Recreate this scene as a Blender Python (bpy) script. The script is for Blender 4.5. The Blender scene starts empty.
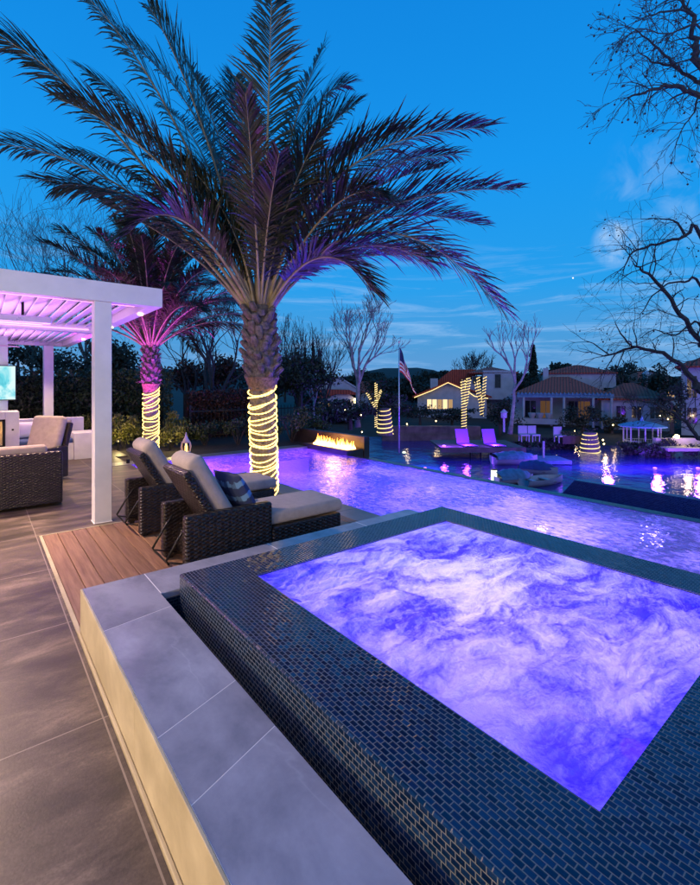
import bpy, math, random
from mathutils import Vector, Matrix, noise
R = math.radians
random.seed(7)
sc = bpy.context.scene
C = sc.collection
F = 456.0; HZ = 385.0; H = 1.6
CF = Vector((.630, .7766, 0)); CR = Vector((.7766, -.630, 0)); YAW = -math.atan2(.630, .7766)

def W(u, v, D):
    p = CR * ((u - 350) / F * D) + CF * D
    return Vector((p.x, p.y, H - (v - HZ) / F * D))
def G(u, v, z=0.):
    return W(u, v, (H - z) * F / (v - HZ))

# ------------------------------------------------------------------ materials
class N:
    """tiny node-graph helper"""
    def __init__(s, tree): s.t = tree; s.n = tree.nodes; s.l = tree.links
    def new(s, typ, ins=None, **kw):
        nd = s.n.new(typ)
        for k, v in kw.items(): setattr(nd, k, v)
        for k, v in (ins or {}).items():
            if hasattr(v, 'is_output') or isinstance(v, bpy.types.NodeSocket): s.l.new(v, nd.inputs[k])
            else: nd.inputs[k].default_value = v
        return nd
    def math(s, op, a, b=0., c=None):
        ins = {0: a, 1: b}
        if c is not None: ins[2] = c
        return s.new('ShaderNodeMath', ins, operation=op).outputs[0]
    def vec(s, op, a, b=None):
        ins = {0: a}
        if b is not None: ins[1] = b
        return s.new('ShaderNodeVectorMath', ins, operation=op).outputs[0]
    def mix(s, f, a, b):
        nd = s.new('ShaderNodeMix', None, data_type='RGBA')
        for i, v in ((0, f), (6, a), (7, b)):
            if isinstance(v, bpy.types.NodeSocket): s.l.new(v, nd.inputs[i])
            else: nd.inputs[i].default_value = v
        return nd.outputs[2]
    def ramp(s, f, stops):
        nd = s.new('ShaderNodeValToRGB', {0: f}); cr = nd.color_ramp
        while len(cr.elements) < len(stops): cr.elements.new(.5)
        for e, (p, c) in zip(cr.elements, stops):
            e.position = p; e.color = tuple(c) + (1,) if len(c) == 3 else c
        return nd.outputs[0]
    def noise(s, vec, scale, detail=4, rough=.55, dist=0.):
        return s.new('ShaderNodeTexNoise', {'Vector': vec, 'Scale': scale, 'Detail': detail, 'Roughness': rough, 'Distortion': dist}).outputs[0]
    def bump(s, h, strength=.3, dist=.02, normal=None):
        ins = {'Height': h, 'Strength': strength, 'Distance': dist}
        if normal is not None: ins['Normal'] = normal
        return s.new('ShaderNodeBump', ins).outputs[0]

def c4(c): return (c[0], c[1], c[2], 1.)
def newmat(name):
    m = bpy.data.materials.new(name); m.use_nodes = True
    m.node_tree.nodes.clear(); g = N(m.node_tree)
    g.out = g.new('ShaderNodeOutputMaterial')
    return m, g
def coord(g, kind='Object'): return g.new('ShaderNodeTexCoord').outputs[kind]
def geo(g): return g.new('ShaderNodeNewGeometry').outputs['Position']
def pbr(name, col, rough=.6, metal=0., var=.25, scale=6., bump=.15, bscale=40., spec=.5, col2=None, world=False, sheen=0., detail=5):
    m, g = newmat(name)
    co = geo(g) if world else coord(g)
    n = g.noise(co, scale, detail)
    a = c4([x * (1 - var) for x in col]); b = c4(col2 if col2 else [min(1, x * (1 + var)) for x in col])
    cc = g.mix(g.ramp(n, [(.3, (0, 0, 0)), (.7, (1, 1, 1))]), a, b)
    nb = g.bump(g.noise(co, bscale, 4), bump, .01)
    rr = g.math('MULTIPLY_ADD', n, .25, rough - .12)
    p = g.new('ShaderNodeBsdfPrincipled', {'Base Color': cc, 'Roughness': rr, 'Metallic': metal, 'Normal': nb, 'Specular IOR Level': spec})
    if sheen: p.inputs['Sheen Weight'].default_value = sheen
    g.l.new(p.outputs[0], g.out.inputs[0])
    return m
def emit(name, col, strength):
    m, g = newmat(name)
    e = g.new('ShaderNodeEmission', {'Color': c4(col), 'Strength': strength})
    g.l.new(e.outputs[0], g.out.inputs[0]); return m

M = {}
M['white'] = pbr('white_paint', (.74, .74, .76), .42, var=.05, bump=.05)
M['whitewall'] = pbr('white_stucco', (.7, .69, .68), .8, var=.08, bump=.3, bscale=60)
M['soil'] = pbr('garden_soil', (.035, .028, .022), .95, var=.5, scale=9, bump=.8, bscale=30)
M['bark'] = pbr('bare_bark', (.045, .04, .045), .9, var=.4, scale=12, bump=.5)
M['barkpale'] = pbr('pale_bark', (.3, .29, .29), .85, var=.4, scale=3, bump=.4)
M['barkgrey'] = pbr('grey_bark', (.12, .12, .13), .85, var=.4, scale=5, bump=.4)
M['black'] = pbr('black_metal', (.02, .02, .022), .4, .6, var=.1)
M['darkmetal'] = pbr('bronze_metal', (.05, .045, .045), .4, .7, var=.15)
M['dirtyglass'] = pbr('dark_window_glass', (.015, .02, .03), .08, 0, var=.3, bump=.01)
M['tan'] = pbr('tan_fabric', (.42, .35, .28), .95, var=.12, scale=14, bump=.5, bscale=260, sheen=.3)
M['grey_fabric'] = pbr('grey_beige_fabric', (.36, .31, .29), .95, var=.12, scale=14, bump=.5, bscale=260, sheen=.3)
M['blue_fabric'] = pbr('blue_fabric', (.05, .09, .2), .9, var=.2, scale=14, bump=.4, bscale=200)
M['leafdark'] = pbr('dark_leaves', (.035, .06, .022), .55, var=.6, scale=7, bump=.1, col2=(.07, .1, .035), world=True)
M['leafyellow'] = pbr('variegated_leaves', (.10, .13, .03), .5, var=.5, scale=9, bump=.1, col2=(.3, .28, .06), world=True)
M['leafred'] = pbr('reddish_leaves', (.05, .02, .018), .55, var=.5, scale=9, bump=.1, col2=(.12, .045, .03), world=True)
M['leafblack'] = pbr('evergreen_needles', (.018, .032, .02), .7, var=.5, scale=2, bump=.1, world=True)
M['frond'] = pbr('palm_leaflets', (.018, .03, .012), .38, var=.5, scale=3, bump=.1, col2=(.05, .055, .02), world=True)
M['rachis'] = pbr('palm_stems', (.30, .24, .13), .5, var=.3, scale=8)
M['boot'] = pbr('palm_boots', (.14, .115, .10), .85, var=.55, scale=22, bump=.7, bscale=55, world=True)
M['fiber'] = pbr('palm_fiber', (.24, .15, .09), .95, var=.5, scale=30, bump=.8, bscale=90)
M['skirt'] = pbr('concrete_base', (.33, .31, .29), .8, var=.2)
M['stucco'] = pbr('pale_stucco', (.40, .42, .46), .9, var=.15, scale=1.5, bump=.2)
M['stuccowarm'] = pbr('cream_stucco', (.45, .40, .34), .9, var=.15, scale=1.5, bump=.2)
M['rock'] = pbr('retaining_stone', (.14, .11, .09), .9, var=.5, scale=1.4, bump=1., bscale=5)
M['hill'] = pbr('hill_scrub', (.022, .028, .022), .95, var=.6, scale=.2, bump=.5, bscale=1)
M['land'] = pbr('shore_land', (.022, .022, .014), .95, var=.6, scale=.8, bump=.6, bscale=4, world=True)
M['dockwood'] = pbr('weathered_dock_wood', (.10, .085, .08), .8, var=.3, scale=3, bump=.4)
M['firestone'] = pbr('brown_stone_cladding', (.045, .03, .024), .6, var=.5, scale=2.5, bump=.4, bscale=14)
M['hull'] = pbr('white_hull', (.34, .38, .45), .35, var=.1)
M['canvas'] = pbr('blue_canvas', (.14, .30, .46), .8, var=.2, bump=.4, bscale=10)
M['canvasdark'] = pbr('navy_canvas', (.03, .06, .25), .8, var=.2, bump=.4, bscale=10)
M['terracotta'] = pbr('pot_clay', (.45, .42, .4), .7, var=.1)
M['plasterpool'] = pbr('pool_plaster', (.42, .42, .6), .8, var=.12, scale=3)
M['woven_purple'] = pbr('sling_fabric', (.26, .12, .45), .8, var=.05)
M['shade'] = pbr('lantern_shade', (.6, .5, .5), .6)
M['warm'] = emit('warm_bulb', (1, .72, .32), 9)
M['rope'] = emit('rope_light', (1, .64, .16), 5.)
M['ropefar'] = emit('string_light', (1, .74, .30), 1.7)
M['winwarm'] = emit('lit_window', (1, .72, .38), 1.4)
M['winpale'] = emit('lit_window_dim', (1, .62, .3), .5)
M['windim'] = emit('curtained_window', (1, .5, .25), .10)
M['candle'] = emit('candle_flame', (1, .55, .12), 5)
M['violet'] = emit('violet_lens', (.32, .10, 1), 6)
M['coolwhite'] = emit('dock_lamp_glass', (.9, 1, .75), 1.6)
M['pinkled'] = emit('pink_led', (1, .3, .9), 3)
M['coverteal'] = pbr('teal_canvas', (.09, .2, .34), .8, var=.3, bump=.5, bscale=10)
M['heater'] = pbr('heater_steel', (.55, .6, .66), .3, .5, var=.05)

def wicker():
    m, g = newmat('dark_wicker'); co = coord(g)
    br = g.new('ShaderNodeTexBrick', {'Vector': co, 'Color1': (0, 0, 0, 1), 'Color2': (1, 1, 1, 1), 'Mortar': (.5, .5, .5, 1), 'Scale': 1., 'Brick Width': .066, 'Row Height': .033, 'Mortar Size': .006, 'Mortar Smooth': .6})
    # rotate so that rows run up the vertical faces
    sx = g.new('ShaderNodeSeparateXYZ', {0: co})
    h = g.math('ADD', sx.outputs[0], sx.outputs[1])
    v2 = g.new('ShaderNodeCombineXYZ', {0: h, 1: sx.outputs[2], 2: 0.}).outputs[0]
    g.l.new(v2, br.inputs['Vector'])
    w = g.math('SINE', g.math('MULTIPLY', h, 95.)); w2 = g.math('SINE', g.math('MULTIPLY', sx.outputs[2], 190.))
    ww = g.math('MULTIPLY', w, w2)
    hgt = g.math('ADD', g.math('MULTIPLY', br.outputs['Fac'], -1.), g.math('MULTIPLY', ww, .35))
    n = g.noise(co, 30, 3)
    cc = g.mix(g.math('ADD', g.math('MULTIPLY', br.outputs['Color'], .6), g.math('MULTIPLY', n, .4)), (.004, .003, .003, 1), (.034, .022, .019, 1))
    p = g.new('ShaderNodeBsdfPrincipled', {'Base Color': cc, 'Roughness': .33, 'Normal': g.bump(hgt, 1., .012)})
    g.l.new(p.outputs[0], g.out.inputs[0]); return m
M['wicker'] = wicker()

def patio():
    m, g = newmat('patio_porcelain'); co = geo(g)
    sx = g.new('ShaderNodeSeparateXYZ', {0: co})
    def cell(c, o, s):
        q = g.math('DIVIDE', g.math('SUBTRACT', c, o), s)
        fl = g.math('FLOOR', q); fr = g.math('SUBTRACT', q, fl)
        d = g.math('MULTIPLY', g.math('MINIMUM', fr, g.math('SUBTRACT', 1., fr)), s)
        return fl, d
    fx, dx = cell(sx.outputs[0], .46, 1.2); fy, dy = cell(sx.outputs[1], 2.45, 1.135)
    gr = g.math('LESS_THAN', g.math('MINIMUM', dx, dy), .0036)
    wn = g.new('ShaderNodeTexWhiteNoise', {0: g.new('ShaderNodeCombineXYZ', {0: fx, 1: fy, 2: 3.}).outputs[0]})
    off = g.vec('SCALE', wn.outputs[1]); off.node.inputs[3].default_value = 9.
    cv = g.vec('ADD', co, off)
    st = g.vec('MULTIPLY', cv, (1., 2.4, 1.))
    n1 = g.noise(st, 1.7, 9, .66, .45); n2 = g.noise(cv, 90, 4, .7)
    f = g.math('ADD', g.math('MULTIPLY', n1, .82), g.math('MULTIPLY', n2, .18))
    cc = g.ramp(f, [(.32, (.020, .016, .013)), (.44, (.046, .036, .029)), (.54, (.098, .076, .059)), (.66, (.22, .17, .13))])
    vv = g.math('MULTIPLY_ADD', wn.outputs[0], .3, .85)
    cc = g.vec('MULTIPLY', cc, g.new('ShaderNodeCombineXYZ', {0: vv, 1: vv, 2: vv}).outputs[0])
    cc = g.mix(gr, cc, (.27, .23, .19, 1))
    p = g.new('ShaderNodeBsdfPrincipled', {'Base Color': cc, 'Roughness': g.math('MULTIPLY_ADD', n1, .3, .33), 'Normal': g.bump(g.math('SUBTRACT', n2, g.math('MULTIPLY', gr, 1.5)), .25, .003)})
    g.l.new(p.outputs[0], g.out.inputs[0]); return m
M['patio'] = patio()

def stone(name, lo, hi, vein, rough=.3, veinamt=.6):
    m, g = newmat(name); co = geo(g)
    oi = g.new('ShaderNodeObjectInfo').outputs['Random']
    off = g.new('ShaderNodeCombineXYZ', {0: g.math('MULTIPLY', oi, 13.), 1: g.math('MULTIPLY', oi, 7.), 2: oi}).outputs[0]
    cv = g.vec('ADD', co, off)
    n = g.noise(g.vec('MULTIPLY', cv, (1.6, 1., 1.)), 2.2, 9, .6, .25)
    nf = g.noise(cv, 60, 3)
    base = g.ramp(g.math('ADD', g.math('MULTIPLY', n, .95), g.math('MULTIPLY', nf, .05)), [(.34, lo), (.64, hi)])
    rot = g.new('ShaderNodeMapping', {0: cv, 2: (0., 0., R(38)), 3: (1., .22, 1.)}).outputs[0]
    n3 = g.noise(rot, 1.5, 6, .5, .5); n4 = g.noise(cv, 1.1, 2)
    ve = g.math('ABSOLUTE', g.math('SUBTRACT', n3, .5))
    vm = g.math('MULTIPLY', g.math('MULTIPLY', g.ramp(ve, [(0., (1, 1, 1)), (.004, (.2, .2, .2)), (.011, (0, 0, 0))]), g.ramp(n4, [(.45, (0, 0, 0)), (.65, (1, 1, 1))])), veinamt)
    cc = g.mix(vm, base, c4(vein))
    v = g.math('MULTIPLY_ADD', oi, .18, .9)
    cc = g.vec('MULTIPLY', cc, g.new('ShaderNodeCombineXYZ', {0: v, 1: v, 2: v}).outputs[0])
    p = g.new('ShaderNodeBsdfPrincipled', {'Base Color': cc, 'Roughness': rough, 'Normal': g.bump(nf, .05, .001)})
    g.l.new(p.outputs[0], g.out.inputs[0]); return m
M['coping'] = stone('coping_stone', (.22, .235, .29), (.40, .415, .49), (.55, .57, .65), .25, .3)
M['coping2'] = stone('pool_edge_stone', (.12, .12, .13), (.2, .19, .2), (.28, .28, .3), .4, .2)
M['limestone'] = stone('wall_limestone', (.42, .36, .22), (.66, .58, .38), (.82, .76, .58), .5, .3)

def boards():
    m, g = newmat('ipe_boards'); co = geo(g)
    sx = g.new('ShaderNodeSeparateXYZ', {0: co})
    q = g.math('FLOOR', g.math('DIVIDE', g.math('SUBTRACT', sx.outputs[0], .51), .1345))
    wn = g.new('ShaderNodeTexWhiteNoise', {0: g.new('ShaderNodeCombineXYZ', {0: q}).outputs[0]})
    st = g.vec('MULTIPLY', co, (34., 2.2, 1.)); st = g.vec('ADD', st, g.vec('MULTIPLY', wn.outputs[1], (20., 20., 20.)))
    n = g.noise(st, 1., 6, .6, .4)
    cc = g.ramp(n, [(.25, (.13, .065, .036)), (.5, (.24, .135, .078)), (.75, (.33, .20, .12))])
    v = g.math('MULTIPLY_ADD', wn.outputs[0], .35, .8)
    cc = g.vec('MULTIPLY', cc, g.new('ShaderNodeCombineXYZ', {0: v, 1: v, 2: v}).outputs[0])
    p = g.new('ShaderNodeBsdfPrincipled', {'Base Color': cc, 'Roughness': .5, 'Normal': g.bump(n, .2, .003)})
    g.l.new(p.outputs[0], g.out.inputs[0]); return m
M['boards'] = boards()

def mosaic(name, top=True, bw=.032, rh=.0208, gc=(.16, .2, .24), dark=(.006, .012, .035), light=(.02, .04, .085)):
    """running-bond glass mosaic; rows follow x/y on top faces and z on the sides"""
    m, g = newmat(name); co = geo(g)
    sx = g.new('ShaderNodeSeparateXYZ', {0: co})
    nr = g.new('ShaderNodeSeparateXYZ', {0: g.new('ShaderNodeNewGeometry').outputs['True Normal']})
    up = g.math('GREATER_THAN', g.math('ABSOLUTE', nr.outputs[2]), .5)
    sidex = g.math('GREATER_THAN', g.math('ABSOLUTE', nr.outputs[0]), .5)
    X, Y, Z = sx.outputs[0], sx.outputs[1], sx.outputs[2]
    def sel(f, a, b): return g.math('ADD', g.math('MULTIPLY', f, a), g.math('MULTIPLY', g.math('SUBTRACT', 1., f), b))
    along = sel(up, Y, sel(sidex, Y, X)); across = sel(up, X, Z)
    rq = g.math('DIVIDE', across, rh); rf = g.math('FLOOR', rq); rr = g.math('SUBTRACT', rq, rf)
    cq = g.math('ADD', g.math('DIVIDE', along, bw), g.math('MULTIPLY', g.math('FLOORED_MODULO', rf, 2.), .5))
    cf = g.math('FLOOR', cq); cr = g.math('SUBTRACT', cq, cf)
    d1 = g.math('MULTIPLY', g.math('MINIMUM', rr, g.math('SUBTRACT', 1., rr)), rh)
    d2 = g.math('MULTIPLY', g.math('MINIMUM', cr, g.math('SUBTRACT', 1., cr)), bw)
    d = g.math('MINIMUM', d1, d2)
    gm = g.ramp(g.math('MULTIPLY', d, 100.), [(.10, (1, 1, 1)), (.19, (0, 0, 0))])
    wn = g.new('ShaderNodeTexWhiteNoise', {0: g.new('ShaderNodeCombineXYZ', {0: rf, 1: cf, 2: 1.}).outputs[0]})
    tc = g.mix(g.math('POWER', wn.outputs[0], 1.6), c4(dark), c4(light))
    cc = g.mix(gm, tc, c4(gc))
    jit = g.vec('MULTIPLY', g.vec('SUBTRACT', wn.outputs[1], (.5, .5, .5)), (.085, .085, .085))
    nn = g.vec('NORMALIZE', g.vec('ADD', g.new('ShaderNodeNewGeometry').outputs['Normal'], jit))
    hh = g.ramp(g.math('MULTIPLY', d, 100.), [(.08, (0, 0, 0)), (.34, (1, 1, 1))])
    nb = g.bump(hh, .55, .0022, nn)
    rgh = g.mix(gm, (.13, .13, .13, 1), (.7, .7, .7, 1))
    p = g.new('ShaderNodeBsdfPrincipled', {'Base Color': cc, 'Roughness': rgh, 'Normal': nb, 'IOR': 1.55})
    g.l.new(p.outputs[0], g.out.inputs[0]); return m
M['mosaic'] = mosaic('glass_mosaic', gc=(.14, .15, .15), dark=(.002, .012, .045), light=(.008, .036, .11))
M['mosaicdark'] = mosaic('waterline_mosaic', gc=(.02, .05, .08), dark=(.004, .012, .03), light=(.01, .03, .06))

def spa_foam():
    m, g = newmat('bubbling_spa_water'); co = geo(g)
    warp = g.new('ShaderNodeTexNoise', {'Vector': co, 'Scale': 1.6, 'Detail': 3.})
    w = g.vec('ADD', co, g.vec('MULTIPLY', g.vec('SUBTRACT', warp.outputs[1], (.5, .5, .5)), (.45, .45, .2)))
    w = g.vec('MULTIPLY', w, (.9, 1.6, 1.))
    n1 = g.noise(w, 1.9, 6, .6, .3)
    b1 = g.math('MULTIPLY', g.math('ABSOLUTE', g.math('SUBTRACT', g.noise(w, 2.3, 3, .45, .3), .5)), 3.2)
    n2 = g.math('MULTIPLY', g.math('ABSOLUTE', g.math('SUBTRACT', g.noise(w, 6.5, 8, .66, .5), .5)), 3.)
    n3 = g.noise(co, 60, 5, .75)
    f = g.math('ADD', g.math('ADD', g.math('MULTIPLY', n1, .62), g.math('MULTIPLY', b1, .24)), g.math('ADD', g.math('MULTIPLY', n2, .20), g.math('MULTIPLY', n3, .24)))
    foam = g.ramp(f, [(.40, (.9, .9, .9)), (.55, (1, 1, 1))])
    vo = g.new('ShaderNodeTexVoronoi', {'Vector': co, 'Scale': 60.}).outputs[0]
    hgt = g.math('ADD', g.math('MULTIPLY', g.math('ADD', b1, n2), .8), g.math('ADD', g.math('MULTIPLY', n3, .45), g.math('MULTIPLY', vo, -.12)))
    nb = g.bump(hgt, .9, .05)
    tcol = g.mix(g.ramp(f, [(.40, (0, 0, 0)), (.47, (.34, .34, .34)), (.53, (.66, .66, .66)), (.61, (1, 1, 1))]), (.12, .08, .93, 1), (.94, .98, 1, 1))
    tr = g.new('ShaderNodeBsdfTranslucent', {'Color': tcol, 'Normal': nb})
    df = g.new('ShaderNodeBsdfDiffuse', {'Color': tcol, 'Normal': nb})
    fm = g.new('ShaderNodeMixShader', {0: .22, 1: tr.outputs[0], 2: df.outputs[0]})
    tp = g.new('ShaderNodeBsdfTransparent', {'Color': (.5, .42, .95, 1)})
    body = g.new('ShaderNodeMixShader', {0: foam, 1: tp.outputs[0], 2: fm.outputs[0]})
    gl = g.new('ShaderNodeBsdfGlossy', {'Color': (1, 1, 1, 1), 'Roughness': .12, 'Normal': nb})
    fr = g.new('ShaderNodeFresnel', {'IOR': 1.33, 'Normal': nb})
    o = g.new('ShaderNodeMixShader', {0: g.math('MULTIPLY', fr.outputs[0], .8), 1: body.outputs[0], 2: gl.outputs[0]})
    g.l.new(o.outputs[0], g.out.inputs[0]); return m
M['spawater'] = spa_foam()

def pool_water():
    m, g = newmat('rippled_pool_water'); co = geo(g)
    st = g.vec('MULTIPLY', co, (1.5, 1., 1.))
    n1 = g.noise(st, 2.6, 3, .5, .5); n2 = g.noise(st, 11., 3, .55, .8); n3 = g.noise(co, 34., 2, .5)
    h = g.math('ADD', g.math('MULTIPLY', n1, 1.), g.math('ADD', g.math('MULTIPLY', n2, .55), g.math('MULTIPLY', n3, .05)))
    nb = g.bump(h, .62, .045)
    big = g.noise(co, .45, 4, .55, .8)
    sct = g.ramp(g.math('ADD', g.math('MULTIPLY', big, .65), g.math('MULTIPLY', n2, .4)), [(.44, (.10, .10, .10)), (.66, (.75, .75, .75))])
    tr = g.new('ShaderNodeBsdfTranslucent', {'Color': (.85, .82, 1, 1), 'Normal': nb})
    tp = g.new('ShaderNodeBsdfTransparent', {'Color': (.42, .45, .95, 1)})
    body = g.new('ShaderNodeMixShader', {0: sct, 1: tp.outputs[0], 2: tr.outputs[0]})
    gl = g.new('ShaderNodeBsdfGlossy', {'Color': (1, 1, 1, 1), 'Roughness': .02, 'Normal': nb})
    fr = g.new('ShaderNodeFresnel', {'IOR': 1.33, 'Normal': nb})
    o = g.new('ShaderNodeMixShader', {0: fr.outputs[0], 1: body.outputs[0], 2: gl.outputs[0]})
    g.l.new(o.outputs[0], g.out.inputs[0]); return m
M['poolwater'] = pool_water()

def lake_water(name, base, bs=.5, sc_=1.):
    m, g = newmat(name); co = geo(g)
    n1 = g.noise(co, .9 * sc_, 3, .5, .4); n2 = g.noise(co, 4. * sc_, 3, .55, .6)
    h = g.math('ADD', n1, g.math('MULTIPLY', n2, .3))
    p = g.new('ShaderNodeBsdfPrincipled', {'Base Color': c4(base), 'Roughness': .08, 'IOR': 1.33, 'Normal': g.bump(h, bs, .12)})
    g.l.new(p.outputs[0], g.out.inputs[0]); return m
M['lake'] = lake_water('lake_water', (.02, .025, .20), .6)
M['navytile'] = mosaic('navy_wall_mosaic', gc=(.03, .07, .24), dark=(.008, .022, .17), light=(.016, .045, .27))
M['wetdark'] = pbr('dark_wet_paving', (.008, .011, .035), .8, var=.5, scale=2, bump=.4, bscale=8)
M['moat'] = lake_water('channel_water', (.008, .012, .03), .15, 6.)

def rooftile(name='clay_roof_tiles', a=(.15, .02, .012), b=(.55, .11, .055)):
    m, g = newmat(name); co = coord(g)
    sx = g.new('ShaderNodeSeparateXYZ', {0: co})
    w = g.math('ABSOLUTE', g.math('SINE', g.math('MULTIPLY', sx.outputs[0], 12.)))
    w2 = g.math('FRACT', g.math('MULTIPLY', sx.outputs[2], 4.5))
    n = g.noise(co, 3.5, 3)
    f = g.math('ADD', g.math('MULTIPLY', w, .45), g.math('MULTIPLY', n, .55))
    cc = g.mix(f, c4(a), c4(b))
    p = g.new('ShaderNodeBsdfPrincipled', {'Base Color': cc, 'Roughness': .8, 'Normal': g.bump(g.math('ADD', w, g.math('MULTIPLY', w2, .5)), .8, .08)})
    g.l.new(p.outputs[0], g.out.inputs[0]); return m
M['roof'] = rooftile()

def flame():
    m, g = newmat('gas_flames'); co = geo(g)
    sx = g.new('ShaderNodeSeparateXYZ', {0: co})
    f = g.math('DIVIDE', g.math('SUBTRACT', sx.outputs[2], .08), .32)
    col = g.ramp(f, [(0., (1, .50, .13)), (.35, (1, .36, .055)), (1., (1, .2, .015))])
    e = g.new('ShaderNodeEmission', {'Color': col, 'Strength': g.math('MULTIPLY_ADD', f, -9., 14.)})
    g.l.new(e.outputs[0], g.out.inputs[0]); return m
M['flame'] = flame()

def screen():
    m, g = newmat('tv_screen_picture'); co = coord(g)
    n = g.noise(co, 2.2, 4, .6, .8)
    col = g.ramp(n, [(.35, (.03, .35, .5)), (.5, (.15, .65, .75)), (.62, (.7, .95, .95))])
    e = g.new('ShaderNodeEmission', {'Color': col, 'Strength': 1.1})
    g.l.new(e.outputs[0], g.out.inputs[0]); return m
M['screen'] = screen()

def pillow_mat():
    m, g = newmat('blue_banded_fabric'); co = coord(g)
    sx = g.new('ShaderNodeSeparateXYZ', {0: co})
    n = g.noise(co, 22, 3)
    s = g.math('SINE', g.math('ADD', g.math('MULTIPLY', sx.outputs[0], 44.), g.math('MULTIPLY', n, 3.)))
    s2 = g.math('GREATER_THAN', g.math('SINE', g.math('MULTIPLY', sx.outputs[1], 60.)), .1)
    f = g.math('MULTIPLY', g.math('GREATER_THAN', s, .35), g.math('MULTIPLY_ADD', s2, .6, .4))
    cc = g.mix(f, (.02, .035, .10, 1), (.13, .28, .48, 1))
    p = g.new('ShaderNodeBsdfPrincipled', {'Base Color': cc, 'Roughness': .8, 'Normal': g.bump(n, .4, .004)})
    g.l.new(p.outputs[0], g.out.inputs[0]); return m
M['pillow'] = pillow_mat()
M['flagred'] = pbr('flag_red', (.5, .03, .05), .8, var=.1)
M['flagwhite'] = pbr('flag_white', (.75, .75, .75), .8, var=.05)
M['flagblue'] = pbr('flag_blue', (.02, .03, .13), .8, var=.1)

# ------------------------------------------------------------------ mesh builder
class MB:
    def __init__(s): s.v = []; s.f = []; s.mi = []
    def add(s, vs, fs, mi=0):
        o = len(s.v); s.v += [tuple(x) for x in vs]
        s.f += [tuple(i + o for i in f) for f in fs]; s.mi += [mi] * len(fs); return s
    def box(s, x0, y0, z0, x1, y1, z1, bev=0., mi=0):
        if bev <= 0:
            vs = [(x, y, z) for x in (x0, x1) for y in (y0, y1) for z in (z0, z1)]
            return s.add(vs, [(0, 1, 3, 2), (4, 6, 7, 5), (0, 4, 5, 1), (2, 3, 7, 6), (0, 2, 6, 4), (1, 5, 7, 3)], mi)
        b = min(bev, (x1 - x0) / 2.01, (y1 - y0) / 2.01, (z1 - z0) / 2.01)
        import bmesh
        bm = bmesh.new(); bmesh.ops.create_cube(bm, size=1.)
        for v in bm.verts:
            v.co = Vector(((x0 + x1) / 2 + v.co.x * (x1 - x0), (y0 + y1) / 2 + v.co.y * (y1 - y0), (z0 + z1) / 2 + v.co.z * (z1 - z0)))
        bmesh.ops.bevel(bm, geom=bm.edges[:], offset=b, segments=3 if b > .012 else 1, affect='EDGES', profile=.5)
        bm.verts.index_update()
        s.add([v.co.copy() for v in bm.verts], [[v.index for v in f.verts] for f in bm.faces], mi); bm.free(); return s
    def xbox(s, mat, x0, y0, z0, x1, y1, z1, bev=0., mi=0):
        t = MB().box(x0, y0, z0, x1, y1, z1, bev); return s.add([mat @ Vector(v) for v in t.v], t.f, mi)
    def tube(s, pts, rad, n=8, cap=True, mi=0):
        pts = [Vector(p) for p in pts]
        if not hasattr(rad, '__len__'): rad = [rad] * len(pts)
        vs = []; fs = []; ref = None
        for i, p in enumerate(pts):
            t = (pts[min(i + 1, len(pts) - 1)] - pts[max(i - 1, 0)])
            t = t.normalized() if t.length > 1e-9 else Vector((0, 0, 1))
            if ref is None: ref = t.orthogonal().normalized()
            ref = (ref - t * ref.dot(t)); ref = ref.normalized() if ref.length > 1e-6 else t.orthogonal().normalized()
            b = t.cross(ref)
            for k in range(n):
                a = 2 * math.pi * k / n; vs.append(p + (ref * math.cos(a) + b * math.sin(a)) * rad[i])
        for i in range(len(pts) - 1):
            for k in range(n):
                k2 = (k + 1) % n; fs.append((i * n + k, i * n + k2, (i + 1) * n + k2, (i + 1) * n + k))
        if cap and n > 2:
            fs.append(tuple(range(n))[::-1]); fs.append(tuple((len(pts) - 1) * n + k for k in range(n)))
        return s.add(vs, fs, mi)
    def lathe(s, prof, n=20, c=(0, 0, 0), mi=0):
        vs = []; fs = []
        for r, z in prof:
            for k in range(n):
                a = 2 * math.pi * k / n; vs.append((c[0] + r * math.cos(a), c[1] + r * math.sin(a), c[2] + z))
        for i in range(len(prof) - 1):
            for k in range(n):
                k2 = (k + 1) % n; fs.append((i * n + k, i * n + k2, (i + 1) * n + k2, (i + 1) * n + k))
        fs.append(tuple(range(n))[::-1]); fs.append(tuple((len(prof) - 1) * n + k for k in range(n)))
        return s.add(vs, fs, mi)
    def prism(s, poly, d0, d1, axis='y', mi=0):
        """poly of 2-D points extruded along an axis"""
        def P(p, d): return (p[0], d, p[1]) if axis == 'y' else ((d, p[0], p[1]) if axis == 'x' else (p[0], p[1], d))
        n = len(poly); vs = [P(p, d0) for p in poly] + [P(p, d1) for p in poly]
        fs = [tuple(range(n)), tuple(range(n, 2 * n))[::-1]] + [(i, i + n, (i + 1) % n + n, (i + 1) % n) for i in range(n)]
        return s.add(vs, fs, mi)
    def build(s, name, mats, parent=None, smooth=False, loc=None):
        me = bpy.data.meshes.new(name); me.from_pydata(s.v, [], s.f)
        mats = mats if isinstance(mats, (list, tuple)) else [mats]
        for m in mats: me.materials.append(m)
        if len(mats) > 1: me.polygons.foreach_set('material_index', s.mi)
        if smooth: me.polygons.foreach_set('use_smooth', [True] * len(me.polygons))
        me.update(); me.validate()
        o = bpy.data.objects.new(name, me); C.objects.link(o)
        if parent: o.parent = parent
        if loc is not None: o.location = loc
        return o

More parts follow.
